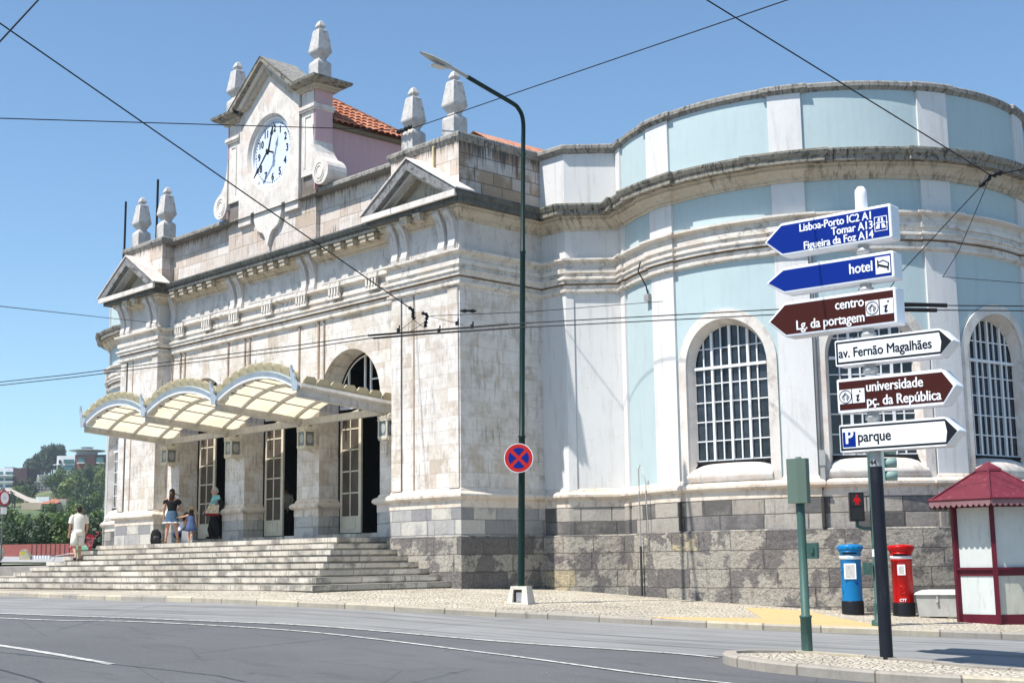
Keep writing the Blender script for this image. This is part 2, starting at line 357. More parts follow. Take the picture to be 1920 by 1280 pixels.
# profiles (offset, z)
P_low=[(.10,-1.6),(.10,1.29),(.08,1.32),(.04,1.33)]
P_up=[(.05,1.32),(.05,2.06)]
P_band=[(.04,2.05),(.06,2.06),(.06,2.27)]
P_torus=[(.06,2.26),(.12,2.28),(.165,2.33),(.165,2.39),(.12,2.44),(.05,2.47),(.03,2.52),(0,2.56)]
P_arch=[(0,7.87),(.10,7.91),(.105,7.965),(.05,7.985),(.05,8.11),(.035,8.115),(.035,8.14),(.13,8.145),(.13,8.235),(.17,8.245),(.17,8.295),(.08,8.33),(.08,8.43),(.13,8.435),(.13,8.55),(.07,8.575),(.07,8.71),(.20,8.765),(.225,8.77),(.225,8.825),(.02,8.86)]
P_frz=[(.02,8.86),(.02,9.67)]
P_bed=[(.02,9.64),(.07,9.67),(.07,9.72),(.13,9.75),(.20,9.84),(.27,9.89),(.27,9.95),(.31,9.985)]
P_cor=[(.28,9.985),(.53,9.985),(.53,10.11),(.57,10.13),(.61,10.22),(.61,10.27),(.0,10.40)]
P_att=[(0,10.36),(0,11.87)]
P_cop=[(0,11.84),(.07,11.87),(.10,11.91),(.16,11.95),(.16,12.04),(.12,12.08),(-.35,12.10)]
def band(path,prof,name,mat,parent,u0=0,jog=0):
    b=MB(); b.sweep(path,prof,u0=u0); return b.build(name,MT[mat],parent)
# --- corner wing (right), later mirrored for the left
WR=empty('corner_wing'); WR.parent=ST; WR.name='corner_wing'
bp=bay_path(.07)
band(bay_path(.0),[(o_+.07 if k_<2 else o_+.05,z_) for k_,(o_,z_) in enumerate(P_low)],'lower_plinth','plinth_rough',WR,u0=3)
band(bp,P_up,'upper_plinth','plinth_dark',WR,u0=3)
band(bp,P_band,'base_band','trim_torus',WR); band(bp,P_torus,'base_moulding','trim_torus',WR)
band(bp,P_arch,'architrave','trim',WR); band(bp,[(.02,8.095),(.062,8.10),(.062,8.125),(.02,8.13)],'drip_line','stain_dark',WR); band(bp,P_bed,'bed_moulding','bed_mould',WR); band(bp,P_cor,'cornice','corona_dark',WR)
band(bp,P_cop,'coping','coping_mat',WR)
# flat + chamfer (white)
fl=[(-.32,3.05),(.95,3.05),arcp(-125.5,BR)]
for z0,z1 in((2.5,7.9),(8.85,9.68),(10.34,11.87)):
    b=MB(); b.sweep(fl,[(0,z0),(0,z1)]); b.build('plaster_wall',MT['white_plaster'],WR)
b=MB(); b.sweep([(.80,3.05-.04),(.97,3.05-.04),(1.12,3.17)],[(.0,2.5),(.0,7.9)]);  b.build('corner_strip',MT['white_plaster'],WR)
WIN=[-81.3,-44.4,-7.7,28.6]
HW,SPR,AH,SILL=1.12,5.36,1.12,2.66
def archz(s,hw,spr): return spr+math.sqrt(max(0,hw*hw-s*s))
def cylf(s,th0,z,rr): # s = metres along surface from centre angle th0
    th=th0+math.degrees(s/BR); p=arcp(th,rr); return (p[0],p[1],z)
gaps=[(PIL[i][1],PIL[i+1][0]) for i in range(len(PIL)-1)]+[(51,A1)]
pan=MB()
for a,b_ in gaps:
    wins=[w for w in WIN if a<w<b_]
    th0=wins[0] if wins else (a+b_)/2
    s0=R(a-th0)*BR; s1=R(b_-th0)*BR
    ss=sorted(set([s0,s1]+[s0+(s1-s0)*i/14 for i in range(15)]+([(-HW+2*HW*i/24) for i in range(25)] if wins else [])))
    for u,v in zip(ss[:-1],ss[1:]):
        m=(u+v)/2
        def q(za,zb,zc,zd):
            pan.add([cylf(u,th0,za,BR),cylf(v,th0,zb,BR),cylf(v,th0,zc,BR),cylf(u,th0,zd,BR)],[(0,1,2,3)],[(R(th0)*BR+u,za),(R(th0)*BR+v,zb),(R(th0)*BR+v,zc),(R(th0)*BR+u,zd)])
        if wins and abs(m)<HW:
            q(2.5,2.5,SILL,SILL); q(archz(u,HW,SPR),archz(v,HW,SPR),7.9,7.9)
        else: q(2.5,2.5,7.9,7.9)
pan.build('blue_wall',MT['blue_plaster'],WR)
for nm,z0,z1 in(('blue_frieze',8.85,9.68),('blue_attic',10.34,11.87)):
    b=MB()
    for a,b_ in gaps:
        n=max(1,int((b_-a)/2)); b.sweep([arcp(a+(b_-a)*i/n,BR+(.06 if z0>10 else 0)) for i in range(n+1)],[(0,z0),(0,z1)],u0=a)
    b.build(nm,MT['blue_plaster'],WR)
for a,b_ in PIL:
    b=MB(); n=max(1,int((b_-a)/2)); pts=[arcp(a,BR-.02)]+[arcp(a+(b_-a)*i/n,BR+.07) for i in range(n+1)]+[arcp(b_,BR-.02)]
    for z0,z1 in((2.5,7.9),(8.85,9.68)): b.sweep(pts,[(0,z0),(0,z1)],u0=a*.1)
    pts=[arcp(a,BR+.0)]+[arcp(a+(b_-a)*i/n,BR+.125) for i in range(n+1)]+[arcp(b_,BR+.0)]
    b.sweep(pts,[(0,10.34),(0,11.87)],u0=a*.1)
    b.build('pilaster',MT['white_plaster'],WR)
# arched windows: reveal, surround, sill, frame, glass
def arch_outline(hw,spr,zb,n=24):
    return [(-hw,zb)]+[(-hw*math.cos(PI*i/n),spr+hw*math.sin(PI*i/n)) for i in range(n+1)]+[(hw,zb)]
def make_window(th0,parent,trim='white_stone'):
    w=empty('arched_window'); w.parent=parent
    GR=BR-.36 # plane of glass
    c=arcp(th0,1.0); nx,ny=math.cos(R(th0)),math.sin(R(th0)); tx,ty=-ny,nx
    def pl(s,dep,z): # planar coords: s along tangent, dep metres inward from wall radius
        rr=BR-dep; return (BCX+nx*rr+tx*s,BCY+ny*rr+ty*s,z)
    def cyl2(s,dep,z):
        th=th0+math.degrees(s/BR); p=arcp(th,BR-dep); return (p[0],p[1],z)
    OUT=arch_outline(HW,SPR,SILL); INN=arch_outline(.985,5.37,3.0)
    b=MB(); n=len(OUT)
    ptsA=[cyl2(s,-.0,z) for s,z in OUT]; ptsM=[cyl2(s*.985,.10,z-.0) for s,z in OUT]; ptsB=[pl(s,.34,z) for s,z in INN]
    # coved reveal in three rings
    ring=[ptsA]
    for k in (.25,.5,.75,1.):
        ring.append([tuple(a_*(1-k**2.0)+c_*(k**2.0) if i_<0 else a_+(c_-a_)*[k,k,k][0] for i_,(a_,c_) in enumerate(zip(pa,pb))) for pa,pb in zip(ptsA,ptsB)])
    flat=[p for r_ in ring for p in r_]; F=[]
    for r_ in range(len(ring)-1):
        for i in range(n-1): F.append((r_*n+i,r_*n+i+1,(r_+1)*n+i+1,(r_+1)*n+i))
    b.add(flat,F,None,True); b.build('reveal',MT[trim],w)
    # surround band, slightly proud
    b=MB(); O2=arch_outline(HW+.24,SPR,2.5); I2=arch_outline(HW+.0,SPR,2.5); m=len(O2)
    P0=[cyl2(s,-.045,z) for s,z in I2]; P1=[cyl2(s,-.045,z) for s,z in O2]; P2=[cyl2(s,.01,z) for s,z in O2]; P3=[cyl2(s,.02,z) for s,z in I2]
    b.add(P3+P0+P1+P2,[(k*m+i,k*m+i+1,(k+1)*m+i+1,(k+1)*m+i) for k in range(3) for i in range(m-1)]); b.build('surround',MT[trim],w)
    # sloping rounded sill
    b=MB(); pts=[];N=16
    for i in range(N+1):
        s=-1.16+2.32*i/N; e=1-abs(s/1.16)**6*.45
        for dep,z in ((-.06,2.50),(-.10,2.60+.0),(-.10,2.66),(.05,2.60+.28*e),(.34,2.66+.33*e)): pts.append(cyl2(s,dep,z))
    b.add(pts,[(i*5+j,(i+1)*5+j,(i+1)*5+j+1,i*5+j+1) for i in range(N) for j in range(4)],None,True); b.build('sill',MT[trim],w)
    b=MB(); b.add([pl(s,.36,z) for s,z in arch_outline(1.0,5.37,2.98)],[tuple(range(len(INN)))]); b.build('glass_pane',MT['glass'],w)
    b=MB()
    def bar(s0,s1,z0,z1,d0=.30,d1=.35):
        P=[pl(s,d,z) for z in(z0,z1) for d,s in((d0,s0),(d0,s1),(d1,s1),(d1,s0))]; b.add(P,[(0,1,2,3),(4,7,6,5),(0,4,5,1),(1,5,6,2),(2,6,7,3),(3,7,4,0)])
    for k,s in enumerate((-.74,-.50,-.25,0,.25,.50,.74)):
        hwid=.032 if k%2 else .016; bar(s-hwid,s+hwid,3.02,archz(s,.985,5.37),.29 if k%2 else .31)
    for z in (3.04,3.52,4.0,4.48,4.94,5.82): 
        hw=.985 if z<5.37 else math.sqrt(.985**2-(z-5.37)**2); bar(-hw,hw,z-.014,z+.014,.315)
    bar(-.985,.985,5.30,5.37,.27)
    b.build('window_grille',MT['white_metal'],w)
    b=MB(); bar(-.99,.99,2.96,3.02,.26); b.build('window_bottom_rail',MT['dark'],w)
    return w
for th in WIN: make_window(th,WR)
# flat roof deck behind the parapets
b=MB(); pts=[(x,y,11.8) for x,y in [(0,3.05),(.95,3.05)]+arc_path(0)+[(7,20),(0,20)]]; b.add(pts,[tuple(range(len(pts)))]); b.build('roof_deck',MT['roof_dark'],WR)
# downpipe stains and cable on pilaster edge handled below
WL=copy_tree(WR,ST); WL.location=(-18.72,0,0); WL.scale=(-1,1,1)
# --- main block bands
def seg(i,j): return MAINP[i:j+1]
LP=seg(0,7)
band(LP,P_low,'lower_plinth','plinth_rough',ST,u0=1.2)
band(LP,P_band,'base_band','trim_torus',ST)
# torus breaks at door openings: build left pavilion, piers and right pavilion separately
OPN=[AX-4.05,AX,AX+4.05]; OW=1.46
def gap_path(): # wall runs of the main front at ground level, broken by doors
    runs=[]; cur=[(-18.45,3.05),(-18.45,0),(-15.8,0),(-15.8,.42)]
    for c_ in OPN:
        cur.append((c_-OW,.42)); cur.append((c_-OW,1.15)); runs.append(cur); cur=[(c_+OW,1.15),(c_+OW,.42)]
    cur+= [(-2.85,.42),(-2.85,0),(0,0),(0,3.05)]; runs.append(cur); return runs
for o in list(ST.children):
    if o.name.startswith('base_band') and o.parent==ST: bpy.data.objects.remove(o)
for r_ in gap_path():
    band(r_,P_up,'upper_plinth','plinth_grey',ST,u0=.4); band(r_,P_band,'base_band','trim_torus',ST); band(r_,P_torus,'base_moulding','trim_torus',ST)
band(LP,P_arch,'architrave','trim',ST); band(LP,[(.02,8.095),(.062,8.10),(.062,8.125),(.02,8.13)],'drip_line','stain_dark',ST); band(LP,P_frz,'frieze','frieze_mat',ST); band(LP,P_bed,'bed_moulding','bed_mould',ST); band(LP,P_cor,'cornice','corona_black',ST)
P_cop2=[(o_*.55 if o_>0 else o_,z_) for o_,z_ in P_cop]
band([(-18.45,3.05),(-18.45,0),(-15.75,0),(-15.75,.45),(-11.9,.45)],P_cop2,'coping','coping_mat',ST); band([(-6.96,.45),(-2.9,.45),(-2.9,0),(0,0),(0,3.05)],P_cop2,'coping','coping_mat',ST)
# walls
b=MB(); b.sweep([(-18.45,3.05),(-18.45,0),(-15.8,0),(-15.8,.42)],[(0,2.5),(0,7.9)]); b.build('pavilion_wall',MT['ashlar'],ST)
b=MB(); b.sweep([(-2.85,.42),(-2.85,0),(0,0),(0,3.05)],[(0,2.5),(0,7.9)]); b.build('pavilion_wall',MT['ashlar'],ST)
b=MB(); b.sweep([(-18.45,3.05),(-18.45,0),(-15.75,0),(-15.75,.45),(-11.9,.45)],P_att); b.build('attic_wall',MT['ashlar_attic'],ST)
b=MB(); b.sweep([(-6.96,.45),(-2.9,.45),(-2.9,0),(0,0)],P_att); b.build('attic_wall',MT['ashlar_attic'],ST)
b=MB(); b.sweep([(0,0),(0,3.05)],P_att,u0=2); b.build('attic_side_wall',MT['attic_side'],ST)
# raised corner strips of the pavilions (pilaster edges with joints)
for x in (-.24,-2.62,-18.22,-16.0):
    b=MB(); b.box(x-.2,x+.2,-.045,.0,2.56,7.86); b.box(x-.2,x+.2,-.045+.0,.0,8.9,9.64); b.build('corner_pilaster',MT['ashlar'],ST)
for x in (-1.9,-17.6): 
    b=MB(); b.box(x-.03,x+.03,-.012,.0,2.5,7.86); b.build('wall_joint',MT['stain'],ST)
for x in (-.44,-18.0,-16.2,-2.42):
    b=MB(); b.box(x-.02,x+.02,-.014,.0,2.5,7.86); b.build('wall_joint',MT['gap'],ST)
# centre wall with three arched openings
ASP=5.40; AR=1.46
b=MB()
xs=sorted(set([-15.8,-2.85]+[c_+AR*math.sin(PI*(i/24-.5)) for c_ in OPN for i in range(25)]))
def wq(x0,x1,za,zb,zc,zd,y=.42): b.add([(x0,y,za),(x1,y,zb),(x1,y,zc),(x0,y,zd)],[(0,1,2,3)],[(x0,za),(x1,zb),(x1,zc),(x0,zd)])
for u,v in zip(xs[:-1],xs[1:]):
    m=(u+v)/2; c_=min(OPN,key=lambda q:abs(q-m))
    if abs(m-c_)<AR: wq(u,v,archz(u-c_,AR,ASP),archz(v-c_,AR,ASP),7.9,7.9)
    else: wq(u,v,2.5,2.5,7.9,7.9)
for c_ in OPN: # reveals
    O=arch_outline(AR,ASP,2.4); 
    b.add([(c_+s,.42,z) for s,z in O]+[(c_+s,1.15,z) for s,z in O],[(i,i+len(O),i+len(O)+1,i+1) for i in range(len(O)-1)])
b.build('centre_wall',MT['ashlar'],ST)
# paired vertical strips above the piers
for x in (-15.0,-10.95,-6.9,-11.95,-7.9,-3.1,-15.55):
    b=MB(); b.box(x-.035,x+.035,.385,.42,5.6,8.1); b.build('wall_strip',MT['stain'],ST)
for x in (-14.72,-10.67,-6.62): 
    b=MB(); b.box(x-.035,x+.035,.385,.42,5.6,8.1); b.build('wall_strip',MT['stain'],ST)
# doors: each opening has a timber frame, fanlight, one closed leaf and a dark hall
def make_door(c_):
    d=empty('entrance_door'); d.parent=ST; Y=1.12
    b=MB(); O=arch_outline(AR,ASP,1.5); I=arch_outline(AR-.07,ASP,1.5)
    m=len(O); b.add([(c_+s,Y,z) for s,z in O]+[(c_+s,Y,z) for s,z in I]+[(c_+s,Y+.08,z) for s,z in I],[(k*m+i,k*m+i+1,(k+1)*m+i+1,(k+1)*m+i) for k in range(2) for i in range(m-1)]); b.build('door_frame',MT['dark'],d)
    L=c_-AR+.10; W=1.02
    f=MB(); 
    f.box(L,L+.09,Y,Y+.06,1.55,5.05); f.box(L+W-.12,L+W,Y,Y+.06,1.55,5.2)
    f.box(L+.09,L+W-.12,Y,Y+.06,1.55,2.04)
    f.add([(L,Y,5.05),(L+W,Y,5.2),(L+W,Y,5.12),(L,Y,4.96)],[(3,2,1,0)])
    f.box(L+.46,L+.50,Y+.01,Y+.05,2.04,5.1)
    for z in (2.72,3.36,4.0,4.62): f.box(L+.09,L+W-.12,Y+.01,Y+.05,z-.02,z+.02)
    for z in (2.04,): f.box(L+.09,L+W-.12,Y-.01,Y+.05,z-.04,z)
    lf=f.build('door_leaf',MT['cream_metal'],d)
    q=MB(); q.box(L+.24,L+W-.26,Y-.02,Y,1.66,1.94); q.build('door_panel',MT['cream_metal'],lf)
    q=MB(); q.box(L+.05,L+W-.05,Y+.025,Y+.035,2.04,5.02); q.build('door_glass',MT['door_glass'],lf)
    # fanlight
    f=MB()
    for s in (-1.0,-.2,.08,.62,.95):
        f.box(c_+s-.03,c_+s+.03,Y+.02,Y+.07,5.3,archz(s,AR,ASP)-.03)
    f.box(c_-AR+.03,c_+AR-.03,Y,Y+.07,5.22,5.32); f.box(c_+.08,c_+AR-.2,Y+.02,Y+.06,6.0,6.04)
    O=arch_outline(AR-.04,ASP,5.3); I=arch_outline(AR-.12,ASP,5.3); m=len(O)
    f.add([(c_+s,Y+.01,z) for s,z in O]+[(c_+s,Y+.01,z) for s,z in I],[(i,i+1,m+i+1,m+i) for i in range(m-1)])
    f.build('fanlight',MT['white_metal'],d)
    q=MB(); q.box(c_-AR,c_+AR,.36,1.4,1.36,1.5); q.build('threshold',MT['stair_stone'],d)
    return d
for c_ in OPN: make_door(c_)
# dark entrance hall
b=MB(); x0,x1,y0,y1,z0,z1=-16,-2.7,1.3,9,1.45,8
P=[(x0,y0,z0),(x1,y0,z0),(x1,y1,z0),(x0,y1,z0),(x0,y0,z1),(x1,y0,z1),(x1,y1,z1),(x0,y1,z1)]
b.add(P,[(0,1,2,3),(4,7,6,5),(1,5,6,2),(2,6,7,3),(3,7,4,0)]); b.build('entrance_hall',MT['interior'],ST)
b=MB(); b.box(-12.2,-11.2,8.7,8.9,3.6,4.4); b.box(-9.9,-8.7,8.7,8.9,3.8,4.5); b.box(-12.0,-11.3,8.7,8.9,2.6,3.1); b.box(-13.2,-12.4,7.9,8.1,1.5,3.6); b.build('notice_board',simple('notice',(.25,.25,.26),.8),ST)
# consoles, modillions and fluted blocks
def console_mesh(w):
    b=MB(); prof=[(.0,8.86),(-.10,8.86),(-.12,8.95),(-.08,9.1),(-.08,9.25),(-.12,9.45),(-.18,9.62),(-.24,9.76),(-.29,9.88),(-.29,9.97),(0,9.97)]
    n=len(prof); P=[(-w/2,y,z) for y,z in prof]+[(w/2,y,z) for y,z in prof]
    b.add(P,[tuple(range(n))[::-1],tuple(range(n,2*n))]+[(i,(i+1)%n,(i+1)%n+n,i+n) for i in range(n)]); return b
c0=console_mesh(.26).build('console_bracket',MT['frieze_mat'],ST); first=True
for xs_,y in (([-2.62,-2.2,-.62,-.2],-.02),([-18.3,-17.9,-16.4,-15.98],-.02),([-15.45,-11.65,-11.2,-7.6,-7.15,-3.2],.40)):
    for x in xs_:
        o=c0 if first else c0.copy(); 
        if not first: C.objects.link(o)
        first=False; o.location=(x,y,0)
b=MB(); b.box(-.13,.13,-.22,0,9.78,9.9); b.box(-.16,.16,-.26,0,9.9,9.98); m0=b.build('modillion',MT['bed_mould'],ST); first=True
for x in [-14.9,-14.3,-13.7,-13.1,-12.5,-10.6,-10.0,-9.43,-8.85,-8.25,-6.55,-5.95,-5.35,-4.75,-4.15,-3.75]:
    o=m0 if first else m0.copy()
    if not first: C.objects.link(o)
    first=False; o.location=(x,.18,0)
for x in (-1.75,-1.2,-17.45,-16.9):
    o=m0.copy(); C.objects.link(o); o.location=(x,-.24,0)
b=MB(); b.box(-.3,.3,-.10,0,8.74,8.88)
for k in range(4): b.box(-.25+k*.14,-.17+k*.14,-.09,0,8.52,8.76)
b.box(-.27,.27,-.06,0,8.40,8.54)
f0=b.build('fluted_block',MT['trim'],ST); first=True
for x in (-14.8,-13.05,-11.35,-9.43,-7.55,-5.85,-4.05):
    o=f0 if first else f0.copy()
    if not first: C.objects.link(o)
    first=False; o.location=(x,.25,0)
# frieze panels
for x0,x1 in ((-15.1,-12.0),(-10.8,-8.0),(-6.75,-3.55)):
    b=MB(); o=[(x0,8.98),(x1,8.98),(x1,9.2),(x1-.2,9.32),(x1-.2,9.56),(x0+.2,9.56),(x0+.2,9.32),(x0,9.2)]; b.prism(o,.385,.40); b.build('frieze_panel',MT['frieze_mat'],ST)
# pediments over the pavilions
def pediment(cx_):
    p=empty('pediment'); p.parent=ST
    def tri(h0,zb,zt,y0,y1,t,name,mat):
        o=[(cx_-h0,zb),(cx_+h0,zb),(cx_,zt)]; k=h0/(zt-zb)
        # inner triangle offset vertically by t
        h1=h0-t*k; i=[(cx_-h1,zb),(cx_,zt-t),(cx_+h1,zb)]
        b=MB(); b.prism([(cx_-h0,zb),(cx_-h1,zb),(cx_,zt-t),(cx_+h1,zb),(cx_+h0,zb),(cx_,zt)],y0,y1); return b.build(name,MT[mat],p)
    tri(2.02,10.275,11.50,-.64,.0,.30,'raking_cornice','ped_rake'); tri(1.6,10.27,11.22,-.46,.0,.11,'raking_moulding','white_stone'); tri(1.43,10.27,11.12,-.28,.0,.10,'raking_bed','bed_mould')
    b=MB(); b.prism([(cx_-1.5,10.2),(cx_+1.5,10.2),(cx_,11.2)],-.05,.0); b.build('tympanum',MT['bed_mould'],p)
    b=MB(); b.add([(cx_-2.06,-.68,10.27),(cx_,-.68,11.52),(cx_,.0,11.52),(cx_-2.06,.0,10.27),(cx_-2.06,-.68,10.31),(cx_,-.68,11.565),(cx_,.0,11.565),(cx_-2.06,.0,10.31)],[(0,3,2,1),(4,5,6,7),(0,1,5,4),(0,4,7,3)])
    b.add([(cx_+2.06,-.68,10.27),(cx_,-.68,11.52),(cx_,.0,11.52),(cx_+2.06,.0,10.27),(cx_+2.06,-.68,10.31),(cx_,-.68,11.565),(cx_,.0,11.565),(cx_+2.06,.0,10.31)],[(0,1,2,3),(4,7,6,5),(0,4,5,1),(0,3,7,4)]); b.build('pediment_top',MT['white_stone'],p)
    b=MB(); b.box(cx_-1.98,cx_+1.98,-.655,-.57,10.10,10.262); b.build('pediment_base',MT['white_stone'],p)
pediment(-1.42); pediment(-17.15)
# obelisks
def obelisk_mesh():
    b=MB(); k=.80; prof=[(.30,0),(.30,.50),(.28,.57),(.20,.63),(.165,.66),(.165,.70),(.30,.88),(.315,.92),(.315,.94),(.195,1.58),(.15,1.61),(.09,1.62),(.09,1.66),(.145,1.70),(.145,1.73),(.08,1.86),(.03,1.9)]
    P=[(a*r*k,c*r*k,z) for r,z in prof for a,c in((-1,-1),(1,-1),(1,1),(-1,1))]; n=len(prof)
    b.add(P,[(i*4+j,i*4+(j+1)%4,(i+1)*4+(j+1)%4,(i+1)*4+j) for i in range(n-1) for j in range(4)]+[(n*4-4,n*4-3,n*4-2,n*4-1)]); return b
ob=obelisk_mesh().build('obelisk',MT['obelisk_mat'],ST); first=True
for x,y,z,s in ((-.55,.35,12.08,1.02),(-2.32,.35,12.08,1.02),(-16.15,.35,12.08,1.02),(-17.95,.35,12.08,1.02),(-6.98,.42,15.48,1.05),(-11.75,.42,15.48,1.05)):
    o=ob if first else ob.copy()
    if not first: C.objects.link(o)
    first=False; o.location=(x,y,z); o.scale=(s,s,s)
# ================================================================= clock gable
G=empty('clock_gable'); G.parent=ST
def gx(pts): return [(AX+a,z) for a,z in pts]
def gmir(half): # half = right half outline from top centre going down right side; returns closed outline counterclockwise
    return gx([(a,z) for a,z in half][::-1]+[(-a,z) for a,z in half if a>1e-6])
ck=(AX,13.76)
# body
b=MB(); b.prism(gx([(-2.47,10.3),(2.47,10.3),(2.47,15.3),(1.75,15.3),(0,16.6),(-1.75,15.3),(-2.47,15.3)]),.30,.9,holes=[[(ck[0]+1.2*math.cos(2*PI*i/40),ck[1]+1.2*math.sin(2*PI*i/40)) for i in range(40)]]); b.build('gable_wall',MT['ashlar_attic'],G)
# raised centre panel with the pendant
H=[(0,16.45),(1.7,15.28),(1.7,11.56),(.98,11.56),(.98,11.9),(.78,11.9),(.78,11.62),(.70,11.42),(.58,11.25),(.42,11.16),(.28,11.12),(.16,11.0),(.08,10.82),(.03,10.66)]
out=[(AX-a,z) for a,z in H[::-1]]+[]; 
outl=[(AX+a,z) for a,z in H[::-1]]+[(AX-a,z) for a,z in H[1:]]
circ=[(ck[0]+1.24*math.cos(2*PI*i/48),ck[1]+1.24*math.sin(2*PI*i/48)) for i in range(48)]
b=MB(); b.prism(outl,.17,.30,holes=[circ]); b.build('raised_panel',MT['white_stone'],G)
# wing pilasters with scroll feet
for sgn in (1,-1):
    W=[(1.76,15.28),(1.76,12.52),(2.44,12.52),(2.44,12.2)]
    b=MB(); O=[(1.78,12.5),(2.42,12.5),(2.42,13.9),(2.42,15.28),(1.78,15.28)]
    O=[(AX+sgn*a,z) for a,z in O]; b.prism(O if sgn>0 else O[::-1],.22,.297); b.build('gable_pilaster',MT['white_stone'],G)
    for (a0,a1,z0,z1) in ((1.95,2.28,12.75,14.42),(1.95,2.28,14.82,15.18)):
        b=MB()
        for q in ((a0,a1,z1-.05,z1),(a0,a0+.05,z0,z1-.05)): b.box(AX+sgn*q[0],AX+sgn*q[1],.195,.22,q[2],q[3])
        b.build('panel_moulding',MT['white_stone'],G)
    b=MB(); b.box(AX+sgn*1.72,AX+sgn*2.56,.12,.95,14.62,14.68); b.box(AX+sgn*1.74,AX+sgn*2.52,.15,.92,14.56,14.62); b.box(AX+sgn*1.72,AX+sgn*2.56,.14,.95,14.68,14.74); b.build('cap_band',MT['white_stone'],G)
    b=MB(); b.box(AX+sgn*2.47,AX+sgn*2.50,.22,.88,12.0,15.3); b.build('side_face',MT['pink_plaster'],G)
    # scroll: flare + volute
    vc=(2.86,12.46); rv=.40
    fl_=[(2.44,14.05),(2.47,13.7),(2.53,13.4),(2.64,13.15),(2.8,12.95),(2.98,12.86)]+[(vc[0]+rv*math.cos(R(a)),vc[1]+rv*math.sin(R(a))) for a in range(60,-200,-20)]
    O=fl_+[(2.44,12.3)]; O=[(AX+sgn*a,z) for a,z in O]
    b=MB(); b.prism(O[::-1] if sgn>0 else O,.17,.88); b.build('scroll',MT['white_stone'],G)
    b=MB()
    for rr in (.30,.2):
        b.tube([(AX+sgn*(vc[0]-.05+rr*.8*math.cos(a*.3)),.165,vc[1]+rr*math.sin(a*.3)) for a in range(-5,16)],.018,5)
    b.build('scroll_ridge',MT['white_stone'],G)
    # eave cornice of the wing
    b=MB(); x0,x1=1.62,2.95
    b.box(AX+sgn*1.7,AX+sgn*2.62,.13,.98,15.20,15.27); b.box(AX+sgn*1.66,AX+sgn*2.72,.06,1.06,15.27,15.33); b.build('eave_bed',MT['bed_mould'],G)
    b=MB(); P=[]
    for (e,z) in ((.0,15.33),(.12,15.36),(.22,15.42),(.24,15.50),(.0,15.53)):
        P.append((e,z))
    for j in range(4):
        (e0,z0),(e1,z1)=P[j],P[j+1]
        xa=AX+sgn*1.60; xo0=AX+sgn*(2.74+e0); xo1=AX+sgn*(2.74+e1)
        pts=[(xa,-.0-e0+.04,z0),(xo0,-.0-e0+.04,z0),(xo0,1.08+e0,z0),(xa,1.08+e0,z0),(xa,-e1+.04,z1),(xo1,-e1+.04,z1),(xo1,1.08+e1,z1),(xa,1.08+e1,z1)]
        F=[(0,1,5,4),(1,2,6,5),(2,3,7,6)]; b.add(pts,F if sgn>0 else [f[::-1] for f in F])
    xa=AX+sgn*1.6; xo=AX+sgn*2.74
    b.box(xa,xo,.045,1.075,15.331,15.528)
    b.build('eave_cornice',MT['corona_dark'],G)
# raking cornice of the gable
def rake(h0,zb,zt,t,y0,y1,name,mat):
    k=h0/(zt-zb); h1=h0-t*k
    b=MB(); b.prism(gx([(-h0,zb),(-h1,zb),(0,zt-t),(h1,zb),(h0,zb),(0,zt)]),y0,y1); b.build(name,MT[mat],G)
rake(1.80,15.50,16.86,.14,-.20,1.15,'raking_cornice','corona_dark'); rake(1.62,15.48,16.72,.13,-.06,.95,'raking_moulding','white_stone'); rake(1.5,15.42,16.58,.22,.05,.9,'raking_bed','bed_mould')
for sgn in (1,-1):
    b=MB(); b.add([(AX+sgn*1.86,-.22,15.50),(AX,-.22,16.875),(AX,1.18,16.875),(AX+sgn*1.86,1.18,15.50)],[(0,1,2,3)]); b.build('gable_top',MT['coping_mat'],G)
# clock
K=empty('clock'); K.parent=G
b=MB(); b.lathe([(1.24,-.17),(1.22,-.20),(1.12,-.34)],(ck[0],0,ck[1]),48,True,'Y'); b.build('clock_reveal',MT['white_stone'],K)
b=MB(); b.lathe([(1.15,-.28),(1.10,-.27),(1.08,-.29),(1.08,-.37)],(ck[0],0,ck[1]),48,True,'Y'); b.build('clock_rim',MT['white_metal'],K)
b=MB(); b.add([(ck[0]+1.1*math.cos(2*PI*i/48),.355,ck[1]+1.1*math.sin(2*PI*i/48)) for i in range(48)],[tuple(range(48))]); b.build('clock_face',MT['clock_white'],K)
b=MB()
for i in range(60):
    a=2*PI*i/60; rr=.985; w=.018 if i%5 else .028
    b.obox((ck[0]+rr*math.sin(a),.350,ck[1]+rr*math.cos(a)),w,.003,.018 if i%5 else .03,M=Matrix.Rotation(a,3,'Y'))
b.build('minute_marks',MT['black_paint'],K)
def text_mesh(s,size,bold=0.0,ext=.004,sx=1.0,align='CENTER',sp=1.0):
    cu_=bpy.data.curves.new('txt','FONT'); cu_.body=s; cu_.size=size; cu_.extrude=ext; cu_.offset=bold; cu_.align_x=align; cu_.space_character=sp; cu_.resolution_u=4
    o=bpy.data.objects.new('txt',cu_); C.objects.link(o); dg=bpy.context.evaluated_depsgraph_get()
    me=bpy.data.meshes.new_from_object(o.evaluated_get(dg)); bpy.data.objects.remove(o); bpy.data.curves.remove(cu_)
    for v in me.vertices: v.co.x*=sx
    return me
